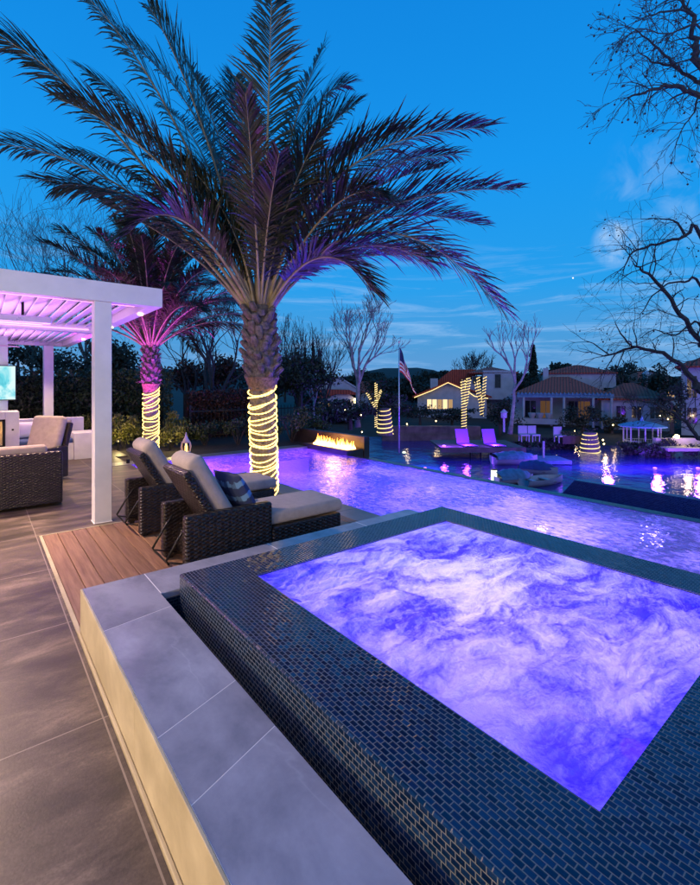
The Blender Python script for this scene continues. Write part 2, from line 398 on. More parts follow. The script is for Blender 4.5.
def tag(o, label=None, cat=None, group=None, kind=None):
    if label: o['label'] = label
    if cat: o['category'] = cat
    if group: o['group'] = group
    if kind: o['kind'] = kind
    return o
def thing(name, label, cat, loc=(0, 0, 0), rz=0., group=None):
    o = bpy.data.objects.new(name, None); C.objects.link(o)
    o.location = loc; o.rotation_euler = (0, 0, rz); o.empty_display_size = .2
    return tag(o, label, cat, group)
def copy_tree(o, parent=None):
    c = o.copy(); C.objects.link(c)
    if parent: c.parent = parent
    for ch in [x for x in bpy.data.objects if x.parent == o]: copy_tree(ch, c)
    return c
def lamp(name, kind, loc, energy, col, size=.1, parent=None, target=None, spot=None, blend=.6, sy=None):
    l = bpy.data.lights.new(name, kind); l.energy = energy; l.color = col
    if kind == 'AREA':
        l.size = size
        if sy: l.shape = 'RECTANGLE'; l.size_y = sy
    else: l.shadow_soft_size = size
    if spot: l.spot_size = R(spot); l.spot_blend = blend
    o = bpy.data.objects.new(name, l); C.objects.link(o); o.location = loc
    if target is not None:
        d = Vector(target) - Vector(loc); o.rotation_euler = d.to_track_quat('-Z', 'Y').to_euler()
    if parent: o.parent = parent
    return o

# leaf clusters -----------------------------------------------------
def leaf_cloud(mb, pts, size, rnd, up=.3, mi=0, aspect=2.):
    for p in pts:
        p = Vector(p); d = Vector((rnd.gauss(0, 1), rnd.gauss(0, 1), rnd.gauss(0, 1) + up)).normalized()
        sd = d.cross(Vector((rnd.gauss(0, 1), rnd.gauss(0, 1), rnd.gauss(0, 1)))); sd = sd.normalized() if sd.length > .01 else d.orthogonal()
        L = size * rnd.uniform(.6, 1.4); w = L / aspect
        mb.add([p - d * L * .5, p + sd * w * .5, p + d * L * .5, p - sd * w * .5], [(0, 1, 2, 3)], mi)

def blob_pts(n, c, r, rnd, clumps=9, shell=.5):
    """points in clumps spread over an ellipsoid"""
    cs = []
    for _ in range(clumps):
        d = Vector((rnd.gauss(0, 1), rnd.gauss(0, 1), rnd.gauss(0, .8))).normalized() * rnd.uniform(.3, .85)
        cs.append((Vector((d.x * r[0], d.y * r[1], d.z * r[2])), rnd.uniform(.25, .5)))
    out = []
    for _ in range(n):
        o, k = rnd.choice(cs)
        d = Vector((rnd.gauss(0, 1), rnd.gauss(0, 1), rnd.gauss(0, 1))).normalized() * rnd.uniform(shell, 1.) * k
        out.append(Vector(c) + o + Vector((d.x * r[0], d.y * r[1], d.z * r[2])))
    return out

# bare tree ---------------------------------------------------------
def grow(mb, p, d, L, r, depth, rnd, spread=.5, up=.15, kids=(2, 4), balls=None, minr=.004, taper=.72, droop=0.):
    n = 4 if depth > 1 else 3
    pts = [p.copy()]; q = p.copy(); dd = d.copy(); rr = [r]
    for i in range(n):
        dd = (dd + Vector((rnd.gauss(0, .12), rnd.gauss(0, .12), rnd.gauss(0, .1) + up * .25 - droop * .1 * i))).normalized()
        q = q + dd * (L / n); pts.append(q.copy()); rr.append(max(minr, r * (1 - (1 - taper) * (i + 1) / n)))
    mb.tube(pts, rr, 6 if depth > 3 else (4 if depth > 1 else 3), cap=False)
    if depth <= 0:
        if balls is not None and rnd.random() < .16: balls.append(q.copy())
        return
    k = rnd.randint(*kids)
    for i in range(k):
        t = rnd.uniform(.35, 1.) if i else 1.
        j = min(n - 1, int(t * n)); o = pts[j].lerp(pts[j + 1], t * n - j) if j < n else pts[n]
        ax = Vector((rnd.gauss(0, 1), rnd.gauss(0, 1), rnd.gauss(0, 1)))
        ax = (ax - dd * ax.dot(dd)).normalized()
        nd = (dd + ax * spread * rnd.uniform(.6, 1.5) + Vector((0, 0, up))).normalized()
        grow(mb, o, nd, L * rnd.uniform(.6, .85), max(minr, r * taper * rnd.uniform(.6, .85)), depth - 1, rnd, spread, up, kids, balls, minr, taper, droop)

def bare_tree(name, label, loc, height, r, depth, seed, mat, spread=.5, up=.15, kids=(2, 3), lean=(0, 0), trunk=.35, minr=.008, group=None, forks=4, droop=0., fe=(.35, .9)):
    rnd = random.Random(seed)
    t = thing(name, label, 'tree', loc, 0, group)
    h = height * trunk; top = Vector((lean[0] * h, lean[1] * h, h))
    pts = [Vector((lean[0] * h * k / 6 + rnd.gauss(0, .012) * h, lean[1] * h * k / 6 + rnd.gauss(0, .012) * h, h * k / 6)) for k in range(7)]
    pts[0] = Vector((0, 0, -.15)); m = MB(); m.tube(pts, [r * (1.25 if k == 0 else 1 - .3 * k / 6) for k in range(7)], 8); m.build('trunk', mat, t, True)
    m = MB()
    for i in range(forks):
        a = 2 * math.pi * (i + rnd.random() * .6) / forks; e = rnd.uniform(*fe) if i else .08
        d = Vector((math.cos(a) * e, math.sin(a) * e, 1.)).normalized()
        grow(m, pts[6 if i < 2 else 5], d, height * .26, r * .6, depth, rnd, spread, up, kids, None, minr, droop=droop)
    m.build('crown', mat, t, True)
    return t

# ------------------------------------------------------------------ terrain, lake
def build_ground():
    m = MB(); NX, ND = 90, 60; vs = []
    Ds = [2 + 900 * (i / ND) ** 2.6 for i in range(ND + 1)]
    for D in Ds:
        for k in range(NX + 1):
            X = (k / NX * 2 - 1) * (D * 1.6 + 12); u = 350 + F * X / D
            p = CR * X + CF * D
            sh = 29.5 + (6 if 300 < u < 500 else 0)
            t = max(0., min(1., (D - sh) / 6)); z = -3.4 + 1.05 * t
            t2 = max(0., min(1., (D - 40) / 60)); z += 2.2 * t2
            t3 = max(0., min(1., (D - 120) / 120)); t3 = t3 * t3 * (3 - 2 * t3)
            z += t3 * (5.5 + 9 * max(0, noise.noise(Vector((u / 90., D / 300., 2.)))) + 3 * noise.noise(Vector((u / 30., D / 150., 5.))))
            if D > 500: z += 0
            vs.append((p.x, p.y, z))
    fs = [(i * (NX + 1) + k, i * (NX + 1) + k + 1, (i + 1) * (NX + 1) + k + 1, (i + 1) * (NX + 1) + k) for i in range(ND) for k in range(NX)]
    m.add(vs, fs); o = m.build('ground', M['land'], None, True); tag(o, kind='structure')
build_ground()
m = MB()
a, b, c, d = (CR * -60 + CF * 6), (CR * 80 + CF * 6), (CR * 80 + CF * 48), (CR * -60 + CF * 48)
m.add([(q.x, q.y, -2.8) for q in (a, b, c, d)], [(0, 1, 2, 3)]); tag(m.build('lake', M['lake']), kind='structure')
# our lot: patio slab, planting ground
m = MB(); m.box(-9, -4, -.4, .4825, 5.8, 0.); m.box(-9, 5.8, -.4, 2.35, 11.2, 0.); m.box(-9, 11.2, -.4, 2.6, 13.5, 0.)
tag(m.build('patio', M['patio']), kind='structure')
m = MB(); m.box(2.6, 10.32, -3.2, 7.9, 30, -.03); m.box(-16, 13.5, -3.2, 2.6, 30, -.035); m.box(2.35, 10.32, -.5, 2.6, 11.2, -.03)
tag(m.build('planting_bed', M['soil']), kind='structure')

# ------------------------------------------------------------------ raised stone wall with coping
w = thing('raised_stone_wall', 'low pale limestone wall with blue grey capstones around the spa channel', 'wall')
fy = [-2.6, -1.5, -.35, .85, 2.05, 3.372]
for i in range(5):
    m = MB(); m.box(.50, fy[i] + .001, 0, .5115, fy[i + 1] - .001, .2862, .0015); m.build('face_slab', M['limestone'], w)
m = MB(); m.box(.512, 2.99, 0, 3.50, 3.34, .243); m.box(.512, -2.5, 0, .884, 2.99, .243); m.build('wall_face', M['limestone'], w)
m = MB(); m.box(.484, -2.5, -.05, .4985, 3.36, .022, .003); m.build('base_strip', M['limestone'], w)
ys = [-2.6, -1.35, -.4, .55, 1.42, 1.77, 2.72, 3.372]
for i in range(7):
    x0, x1 = .5135, .885; k0 = .13 if 0 < i else 0; k1 = .13 if i < 5 else (.06 if i == 5 else 0); k0 = .06 if i == 6 else k0
    m = MB(); m.prism([(x0, ys[i] + .002), (x1, ys[i] + .002 + k0), (x1, ys[i + 1] - .002 + k1), (x0, ys[i + 1] - .002)], .245, .285, 'z'); m.build('capstone', M['coping'], w)
for x0, x1 in ((.8885, 1.85), (1.853, 2.8), (2.803, 3.53)):
    m = MB(); m.box(x0, 2.985, .245, x1, 3.372, .285, .003); m.build('capstone', M['coping'], w)
m = MB(); m.box(.5125, -2.5, .243, .884, 3.37, .2847); m.box(.884, 2.99, .243, 3.52, 3.37, .2847); m.build('grout', M['flagwhite'], w)

# ------------------------------------------------------------------ spa
SZ = .40
X0, X1, Y0, Y1 = .985, 3.55, .17, 2.93
IX0, IX1, IY0, IY1 = 1.355, 3.215, .554, 2.61
spa = thing('raised_spa', 'square raised spa tiled in dark blue glass mosaic with glowing violet bubbling water', 'spa', (0, 0, 0))
m = MB()
def ring(m, z0, z1):
    m.box(X0, Y0, z0, IX0, Y1, z1, 0); m.box(IX1, Y0, z0, X1, Y1, z1); m.box(IX0, Y0, z0, IX1, IY0, z1); m.box(IX0, IY1, z0, IX1, Y1, z1)
vs = []; 
def rim_ring():
    m = MB()
    o = [(X0, Y0), (X1, Y0), (X1, Y1), (X0, Y1)]; i = [(IX0, IY0), (IX1, IY0), (IX1, IY1), (IX0, IY1)]
    b = .006
    oo = [(X0 + b, Y0 + b), (X1 - b, Y0 + b), (X1 - b, Y1 - b), (X0 + b, Y1 - b)]
    vs = [(x, y, -1.2) for x, y in o] + [(x, y, SZ - b) for x, y in o] + [(x, y, SZ) for x, y in oo] + [(x, y, SZ) for x, y in i] + [(x, y, -.55) for x, y in i]
    fs = []
    for L in range(4):
        for k in range(4):
            k2 = (k + 1) % 4; fs.append((L * 4 + k, L * 4 + k2, L * 4 + 4 + k2, L * 4 + 4 + k))
    m.add(vs, fs); return m
rim_ring().build('tiled_rim', M['mosaic'], spa)
m = MB(); e = .012
m.box(IX0 + e, IY0 + e, -.6, IX1 - e, IY1 - e, -.52)
m.build('basin', M['plasterpool'], spa)
NX = 230; m = MB(); vs = []
for j in range(NX + 1):
    for i in range(NX + 1):
        x = IX0 + (IX1 - IX0) * i / NX; y = IY0 + (IY1 - IY0) * j / NX
        ed = min(i, j, NX - i, NX - j) / 12.; ed = min(1., ed)
        p = Vector((x * 1.6, y * 2.9, 0)); wv = noise.noise_vector(p * .8) * .6
        h = noise.turbulence(p + wv, 4, False) * .055 + noise.noise((p + wv) * 4.5) * .014 + noise.noise((p + wv) * 11.) * .009 + noise.noise(p * 24.) * .005
        vs.append((x, y, SZ - .012 + ed * (h - .022)))
m.add(vs, [(j * (NX + 1) + i, j * (NX + 1) + i + 1, (j + 1) * (NX + 1) + i + 1, (j + 1) * (NX + 1) + i) for j in range(NX) for i in range(NX)])
m.build('bubbling_water', M['spawater'], spa, True)
m = MB(); m.box(.90, .0, .05, X0, 2.985, .10); m.box(X0, 2.93, .05, 3.5, 2.985, .10); m.build('channel_water', M['moat'], spa)
m = MB(); m.box(.886, -2.5, .0, .90, 2.985, .243); m.box(.90, 2.972, .0, 3.5, 2.985, .243); m.box(.9, -2.5, -.02, X0, 2.97, .02); m.build('channel_lining', M['mosaicdark'], spa)
VI = (.10, .035, 1.)
for (x, y) in ((1.6, 2.3), (2.9, 2.3), (1.7, 1.0), (2.9, 1.0), (2.3, 1.65)):
    m = MB(); m.lathe([(.07, -.5), (.07, -.47), (.05, -.46)], 16, (x, y, 0)); m.build('spa_light', M['violet'], spa)
WH = (.23, .19, 1.)
for (x, y, z, e, c) in ((1.75, 2.2, -.36, 85, (.16, .08, 1.)), (2.35, 2.2, -.36, 120, WH), (2.9, 2.15, -.36, 120, WH), (1.8, 1.55, -.36, 95, (.22, .13, 1.)), (2.4, 1.5, -.36, 130, WH), (2.95, 1.45, -.36, 110, WH), (1.75, .95, -.36, 70, VI), (2.35, .9, -.36, 80, (.14, .06, 1.)), (2.9, .85, -.36, 75, (.16, .08, 1.))):
    lamp('spa_lamp', 'POINT', (x, y, z - .04), e * .42, c, .05, spa)

# ------------------------------------------------------------------ pool
WZ = -.045; BX = 6.66; PX = 3.80; FY = 9.9
pool = thing('swimming_pool', 'infinity edge pool with glowing blue and violet rippled water', 'swimming pool')
m = MB()
m.box(2.3, -4, -1.45, 6.9, 10.3, -1.38)
m.box(3.45, 3.3, -1.4, PX - .012, 7.68, -.05); m.box(1.6, 7.4, -1.4, PX - .012, 7.68, -.05); m.box(2.3, 7.6, -1.4, 2.353, 9.9, -.06)
m.box(1.7, FY + .012, -1.4, 6.9, 10.3, -.05)
m.build('basin', M['plasterpool'], pool)
m = MB()
m.box(BX - .01, -4, -1.4, BX + .16, 7.75, -.038); m.box(BX - .004, 7.75, -1.4, BX + .12, 10.0, -.05)
m.box(BX + .16, -4, -3.3, BX + .20, 7.75, -.045)
m.build('infinity_edge', M['mosaicdark'], pool)
m = MB(); m.box(PX - .02, 3.37, -.30, PX - .004, 7.70, -.03); m.box(2.36, 7.69, -.3, PX - .02, 7.705, -.03); m.build('waterline_tile', M['mosaicdark'], pool); m = MB(); m.box(2.36, FY, -.3, 6.6, FY + .016, -.03); m.build('waterline_tile', M['mosaicdark'], pool)
m = MB()
m.add([(2.356, 7.70, WZ), (PX, 7.70, WZ), (PX, 3.36, WZ), (3.552, 3.36, WZ), (3.552, -4, WZ), (BX + .004, -4, WZ), (BX + .004, FY, WZ), (2.356, FY, WZ)], [tuple(range(8))])
m.build('pool_water', M['poolwater'], pool)
for (x0, y0, x1, y1) in ((3.44, 3.38, PX, 4.55), (3.44, 4.553, PX, 5.75), (3.44, 5.753, PX, 7.0), (3.44, 7.003, PX, 7.72), (2.36, 7.36, 3.437, 7.72)):
    m = MB(); m.box(x0, y0, -.05, x1, y1, .002, .004); m.build('coping_slab', M['coping2'], pool)
for k in range(4):
    m = MB(); m.box(2.0 + k * 1.15, FY - .01, -.05, 2.0 + k * 1.15 + 1.147, 10.31, .006, .003); m.build('coping_slab', M['coping2'], pool)
BV = (.10, .05, 1.); PV = (.30, .06, 1.)
for (x, y, z, e, c) in ((5.0, 2.6, -.8, 150, (.30, .20, 1.)), (5.4, .6, -.8, 135, (.30, .20, 1.)), (5.2, -1.6, -.8, 130, (.30, .2, 1.)), (4.9, 4.9, -.8, 200, BV), (5.6, 6.6, -.7, 230, (.10, .06, 1.)),
                        (4.3, 8.3, -.6, 260, PV), (3.0, 9.2, -.6, 220, PV), (6.0, 9.2, -.7, 160, (.22, .05, 1.)), (6.0, 3.9, -.8, 130, (.26, .17, 1.))):
    lamp('pool_lamp', 'POINT', (x, y, z), e, c, .05, pool)
for (x, y) in ((4.3, 7.9), (3.0, 9.7), (5.2, 9.7)):
    m = MB(); m.lathe([(.09, -.9), (.09, -.87), (.06, -.86)], 14, (x, y, 0)); m.build('pool_light', M['violet'], pool)

m = MB(); m.prism([(-9, -3.2), (-9, -.03), (3.64, -.03), (4.1, -.6), (4.1, -3.2)], 7.9, 8.06, 'x'); tag(m.build('basin_wall', M['navytile']), 'long dark blue tiled basin wall beyond the infinity edge at the right', 'wall')
# lower catch basin strip beyond the edge
m = MB(); m.box(BX + .20, -9, -1.6, 7.898, 7.6, -1.2); tag(m.build('catch_basin', M['mosaicdark']), kind='structure')

# ------------------------------------------------------------------ deck
dk = thing('wooden_deck', 'reddish brown hardwood deck under the wicker chaises', 'deck')
m = MB(); k = 0; x = .512
while x < 3.43:
    m.box(x + .003, 3.345 if x > .5 else 2.9, -.05, min(x + .1315, 3.436), 5.80, .002, .003); x += .1345
m.build('deck_boards', M['boards'], dk)
m = MB(); m.box(.512, 3.3, -.12, 3.43, 5.81, -.052); m.build('joist_base', M['black'], dk)
m = MB(); m.box(.484, 3.375, -.05, .510, 5.815, .006); m.box(.5105, 5.802, -.05, 3.43, 5.816, .006); m.build('edge_trim', M['limestone'], dk)
m = MB(); m.box(2.36, 5.82, -.3, 3.436, 7.355, -.004)
tag(m.build('paving', M['coping2']), kind='structure')
m = MB(); m.box(2.352, 3.3, -1.3, 3.44, 7.35, -.31); tag(m.build('subgrade', M['soil']), kind='structure')

# ------------------------------------------------------------------ chaise lounges
def chaise(label):
    t = thing('chaise_lounge', label, 'chaise lounge', (1.3, 3.72, 0), 0, 'wicker chaises on the deck')
    # local: x along the length (0 = head), y across (0 near side .. .68)
    for y0 in (0., .58):
        m = MB(); m.box(0, y0, .02, .80, y0 + .10, .52, .025); m.build('arm_panel', M['wicker'], t)
    m = MB(); m.box(.12, .103, .07, 1.60, .577, .28, .01); m.box(.803, .0, .05, 1.60, .10, .28, .012); m.box(.803, .58, .05, 1.60, .68, .28, .012)
    m.build('base', M['wicker'], t)
    m = MB()
    for x, y in ((1.52, .04), (1.52, .6), (.04, .04), (.04, .6)): m.box(x, y, 0, x + .05, y + .05, .06)
    m.build('foot', M['black'], t)
    # backrest
    hx, hz, tx, tz = .36, .28, .02, .87
    L = math.hypot(tx - hx, tz - hz); ang = math.atan2(tz - hz, tx - hx)
    mt = Matrix.Translation((hx, 0, hz)) @ Matrix.Rotation(-ang, 4, 'Y')
    m = MB(); m.xbox(mt, 0, .06, -.04, L, .62, .03, .018); m.build('backrest', M['wicker'], t)
    # after the rotation local -z (right side) faces the sitter when ang > 90 deg
    m = MB(); m.xbox(mt, -.0, .075, -.205, L + .06, .605, -.042, .07); m.build('back_cushion', M['grey_fabric'], t, True)
    m = MB(); m.xbox(mt, .02, .078, -.124, L + .045, .602, -.118, .002); 
    m = MB(); m.box(.46, .105, .285, .70, .575, .40, .03); m.box(.66, .04, .285, 1.66, .64, .41, .04); m.build('seat_cushion', M['grey_fabric'], t, True)
    # wire support bracket at the head
    for y0 in (.16, .52):
        pass
    m = MB(); m.tube([(.07, .15, .42), (-.02, .15, .30), (-.11, .15, .15), (-.09, .15, .12), (-.09, .53, .12), (-.11, .53, .15), (-.02, .53, .30), (.07, .53, .42)], .010, 8)
    m.tube([(.10, .15, .07), (-.09, .15, .13)], .008, 6); m.tube([(.10, .53, .07), (-.09, .53, .13)], .008, 6)
    m.build('support_bracket', M['black'], t, True)
    return t
ch = chaise('nearer wicker chaise lounge with a blue pillow beside the spa')
c2 = copy_tree(ch); c2.location = (1.3, 5.08, 0); c2['label'] = 'farther wicker chaise lounge next to the white pergola post'
# pillow on near chaise
def pillow_mb(sx, sy, th, n=14):
    m = MB(); vs = []
    for sgn in (1, -1):
        for j in range(n + 1):
            for i in range(n + 1):
                a = i / n * 2 - 1; b = j / n * 2 - 1
                k = (1 - a * a) ** .45 * (1 - b * b) ** .45
                cr = 1 - .07 * (1 - abs(a)) * abs(b) ** 3; cs = 1 - .07 * (1 - abs(b)) * abs(a) ** 3
                vs.append((a * sx / 2 * cs, b * sy / 2 * cr, sgn * th / 2 * k + .004 * noise.noise(Vector((a * 3, b * 3, sgn)))))
    o = (n + 1) ** 2
    fs = [(j * (n + 1) + i, j * (n + 1) + i + 1, (j + 1) * (n + 1) + i + 1, (j + 1) * (n + 1) + i) for j in range(n) for i in range(n)]
    m.add(vs[:o], fs); m.add(vs[o:], [f[::-1] for f in fs]); return m
p = pillow_mb(.46, .42, .17).build('throw_pillow', M['pillow'], None, True)
p.location = (1.86, 3.98, .60); p.rotation_euler = (0, R(60), R(8))
tag(p, 'blue banded pillow leaning on the nearer wicker chaise', 'pillow')

# ------------------------------------------------------------------ palms
def palm_trunk(t, h, r0, r1, hb, rb, lean, seed, n_boots=80, bend=0.):
    """h total height, hb where the bulge begins"""
    rnd = random.Random(seed)
    def ctr(z): q = z / h; return Vector((lean[0] * q + bend * math.sin(q * math.pi), lean[1] * q, z))
    m = MB(); NZ, NA = 150, 40; vs = []
    zt = hb + .06
    for i in range(NZ + 1):
        z = zt * i / NZ - (.1 if i == 0 else 0)
        for k in range(NA):
            a = 2 * math.pi * k / NA
            r = r0 + (r1 - r0) * max(0, z) / zt
            s = z / .11; q = a / (2 * math.pi) * 9
            row = math.floor(s); fr = s - row; fa = (q + .5 * (row % 2)) % 1.
            d = max(0., 1 - abs(fa - .5) * 2) * (1 - fr)
            r *= 1 + .24 * d + .05 * noise.noise(Vector((math.cos(a) * 3, math.sin(a) * 3, z * 9)))
            c = ctr(max(z, 0)); vs.append((c.x + r * math.cos(a), c.y + r * math.sin(a), z))
    m.add(vs, [(i * NA + k, i * NA + (k + 1) % NA, (i + 1) * NA + (k + 1) % NA, (i + 1) * NA + k) for i in range(NZ) for k in range(NA)])
    m.build('trunk', M['boot'], t, False)
    # fibre collar
    m = MB(); vs = []
    for i in range(9):
        z = hb - .14 + .19 * i / 8
        for k in range(40):
            a = 2 * math.pi * k / 40; r = r1 + (rb * 1.02 - r1) * (i / 8) ** 1.2 + .012 + .02 * noise.noise(Vector((k * .7, i * .6, seed)))
            c = ctr(z); vs.append((c.x + r * math.cos(a), c.y + r * math.sin(a), z))
    m.add(vs, [(i * 40 + k, i * 40 + (k + 1) % 40, (i + 1) * 40 + (k + 1) % 40, (i + 1) * 40 + k) for i in range(8) for k in range(40)])
    m.build('fiber_collar', M['fiber'], t, True)
    # bulge core
    m = MB(); hh = h - hb
    m.tube([ctr(hb + hh * q) for q in (0, .1, .35, .7, 1.)], [rb * .86, rb * .9, rb * .92, rb * .85, rb * .6], 20)
    m.build('crown_core', M['boot'], t, True)
    # cut leaf bases in a spiral
    m = MB(); ga = 2.39996
    for i in range(n_boots):
        q = (i + .5) / n_boots; z = hb + .03 + (hh - .05) * q; a = i * ga
        out = Vector((math.cos(a), math.sin(a), 0)); sd = Vector((-math.sin(a), math.cos(a), 0))
        r = rb * (1 - .12 * abs(q - .4)) * .88
        c = ctr(z) + out * r
        ax = (out * .75 + Vector((0, 0, 1.)) * (.5 + .7 * q)).normalized(); nn = ax.cross(sd)
        L = rnd.uniform(.07, .17) * rb / .25; ax = (ax + Vector((rnd.gauss(0, .16), rnd.gauss(0, .16), rnd.gauss(0, .12)))).normalized(); nn = ax.cross(sd).normalized(); ww = rnd.uniform(.055, .074) * rb / .29
        prof = [(-.35, 1.15), (.1, 1.25), (.6, 1.0), (.93, .82), (1., .6)]
        vs = []
        for (tt, k) in prof:
            for j in range(8):
                an = 2 * math.pi * j / 8
                vs.append(c + ax * L * tt + sd * math.cos(an) * ww * k + nn * math.sin(an) * ww * .72 * k)
        fs = [(u * 8 + j, u * 8 + (j + 1) % 8, (u + 1) * 8 + (j + 1) % 8, (u + 1) * 8 + j) for u in range(4) for j in range(8)] + [tuple(32 + j for j in range(8))]
        m.add(vs, fs)
    # loose fibre strands
    for i in range(150):
        a = rnd.uniform(0, 6.28); z = hb + hh * rnd.random(); o = Vector((math.cos(a), math.sin(a), 0))
        p0 = ctr(z) + o * rb * .9; m.tube([p0, p0 + o * .05 + Vector((0, 0, .06)), p0 + o * rnd.uniform(.06, .12) + Vector((rnd.gauss(0, .02), rnd.gauss(0, .02), rnd.uniform(-.02, .14)))], [.004, .003, .001], 3)
    m.build('leaf_bases', M['boot'], t, False)
    return ctr

def frond(t, p0, pm, p2, rnd, ll=.5, pairs=64, bare=.16, w=.026, rr=.02, vup=.25, mat='frond', droop=.35):
    p0, pm, p2 = Vector(p0), Vector(pm), Vector(p2)
    c = pm * 2 - (p0 + p2) * .5
    def B(q): return p0 * (1 - q) ** 2 + c * 2 * q * (1 - q) + p2 * q * q
    def T(q): return ((c - p0) * (1 - q) + (p2 - c) * q).normalized()
    n = 22; st = MB(); st.tube([B(i / n) for i in range(n + 1)], [max(.003, rr * (1.5 - 1.45 * i / n) if i > 1 else rr * 2.) for i in range(n + 1)], 6)
    f = st.build('frond', [M['rachis'], M[mat]], t, True)
    m = MB(); tw = rnd.gauss(0, .25)
    for i in range(pairs):
        q = bare + (1 - bare) * (i + .5) / pairs
        b = B(q); tg = T(q)
        sd = tg.cross(Vector((0, 0, 1)))
        sd = sd.normalized() if sd.length > .12 else (tg.cross(CF)).normalized()
        up = sd.cross(tg).normalized()
        e = (q - bare) / (1 - bare)
        L0 = ll * (math.sin(min(1., e * 1.5 + .18) * math.pi * .5) * (1 - .62 * max(0, e - .45) / .55))
        for s in (-1, 1):
            if rnd.random() < .05: continue
            L = L0 * rnd.uniform(.82, 1.12); fw = rnd.uniform(.6, .95) + e * .55
            vu = vup + rnd.gauss(0, .16)
            sd2 = (sd * math.cos(tw) + up * math.sin(tw) * s)
            d = (tg * fw + sd2 * s * (1.05 - .35 * e) + up * vu).normalized()
            nrm = d.cross(tg); nrm = nrm.normalized() if nrm.length > .01 else up
            wd = d.cross(nrm).normalized() * w * .5 * rnd.uniform(.8, 1.15)
            dr = Vector((0, 0, -1)) * L * droop * rnd.uniform(.3, 1.1)
            a0 = b; a1 = b + d * L * .35 + dr * .08; a2 = b + d * L * .7 + dr * .38; a3 = b + d * L * .98 + dr * .9
            m.add([a0 - wd * .5, a0 + wd * .5, a1 + wd, a1 - wd, a2 + wd * .85, a2 - wd * .85, a3], [(0, 1, 2, 3), (3, 2, 4, 5), (5, 4, 6)])
    m.build('leaflets', M[mat], f, False)
    return f

def helix(ctr, r0, r1, z0, z1, turns, seed, tube=.014, phase=0., wob=.03, n=26):
    rnd = random.Random(seed); m = MB(); pts = []; tot = int(turns * n)
    for i in range(tot + 1):
        q = i / tot; a = phase + 2 * math.pi * turns * q
        z = z0 + (z1 - z0) * q + wob * noise.noise(Vector((q * turns * .9, seed, 0))) * 2 + .012 * math.sin(a * 2.3) + .075 * math.sin(a + .8 + .5 * math.sin(q * 9)) 
        r = r0 + (r1 - r0) * q + tube * .7 + .006 * noise.noise(Vector((i * .6, seed, 3)))
        c = ctr(max(0, z)); pts.append(Vector((c.x + r * math.cos(a), c.y + r * math.sin(a), z)))
    rad = [tube * (1 + .38 * math.sin(i * 2.4)) for i in range(len(pts))]
    # resample twice finer so that the rope reads as beaded
    p2 = []; r2 = []
    for i in range(len(pts) - 1):
        for s in (0, .5):
            p2.append(pts[i].lerp(pts[i + 1], s)); r2.append(tube * (1.25 if s == 0 else .72))
    m.tube(p2, r2, 6); return m

P1 = W(265, 0, 6.5); P1.z = 0
pa = thing('date_palm', 'large date palm rising between the chaises, trunk wrapped in warm rope light', 'palm tree', P1)
hb1 = H - (381 - HZ) / F * 6.5; ht1 = H + (385 - 306) / F * 6.5
lean = W(260, 0, 6.5) - P1
ctr1 = palm_trunk(pa, ht1, .155, .16, hb1, .225, (lean.x, lean.y), 3, 70)
m = helix(ctr1, .186, .194, .03, hb1 - .1, 21.5, 5, .0085, 2.)
r = m.build('rope_light', M['rope'], None, True); r.location = P1; tag(r, 'warm rope light coiled round the big palm trunk', 'rope light')
rnd = random.Random(11)
def fr_px(t, org, base_px, D0, mu, mv, dm, tu, tv, dt, **kw):
    p0 = W(base_px[0], base_px[1], D0) - org; pm = W(mu, mv, dm) - org; p2 = W(tu, tv, dt) - org
    return frond(t, p0, pm, p2, rnd, **kw)
D = 6.5
specs = [  # base u,v, mid u,v, dmid, tip u,v, dtip
 ((252, 312), 105, 122, 5.9, -22, 28, 5.4), ((250, 310), 165, 105, 6.2, 60, -28, 5.9), ((254, 306), 205, 135, 6.8, 118, 35, 6.9),
 ((250, 314), 118, 185, 6.4, -30, 143, 6.3), ((252, 312), 165, 195, 7.4, 70, 150, 8.0), ((250, 316), 185, 250, 7.0, 105, 205, 7.2),
 ((262, 302), 268, 120, 6.0, 272, -30, 5.9), ((258, 304), 246, 150, 6.9, 235, 78, 7.2), ((264, 303), 288, 150, 7.0, 323, 48, 7.4),
 ((266, 304), 300, 175, 6.2, 352, 108, 6.4), ((268, 306), 340, 175, 6.1, 484, 128, 6.0), ((268, 308), 370, 215, 6.5, 512, 190, 6.6),
 ((270, 310), 375, 232, 6.0, 502, 308, 5.9), ((270, 312), 330, 262, 7.2, 455, 258, 7.7), ((268, 310), 350, 205, 7.6, 440, 168, 8.4),

 ((268, 308), 325, 215, 5.6, 385, 195, 5.0), ((254, 312), 190, 225, 5.8, 130, 232, 5.3), ((268, 312), 318, 258, 5.9, 372, 290, 5.8),
 ((252, 312), 205, 160, 7.8, 165, 110, 8.8),  ((266, 306), 312, 190, 6.8, 400, 130, 7.0),
 ((268, 307), 345, 190, 6.9, 455, 155, 7.4),
 ((268, 309), 360, 225, 6.9, 480, 225, 7.3), ((254, 311), 175, 180, 5.9, 60, 100, 5.5), ((252, 313), 150, 215, 6.8, 40, 180, 7.0),
 ((270, 311), 345, 250, 6.3, 430, 262, 6.2),
 ((256, 306), 200, 120, 6.4, 150, 8, 6.2), ((253, 309), 180, 165, 6.5, 90, 75, 6.4), ((256, 306), 222, 150, 7.4, 190, 70, 7.8), ((252, 312), 165, 215, 6.2, 60, 185, 6.0), ((265, 305), 300, 140, 7.0, 345, 85, 7.4), ((262, 306), 276, 200, 7.2, 350, 150, 8.2), ((258, 306), 225, 190, 7.2, 150, 160, 8.6), 
]
for s in specs:
    fr_px(pa, P1, s[0], D, *s[1:], ll=.86, pairs=132, w=.0225, rr=.018, droop=.30, bare=.19)
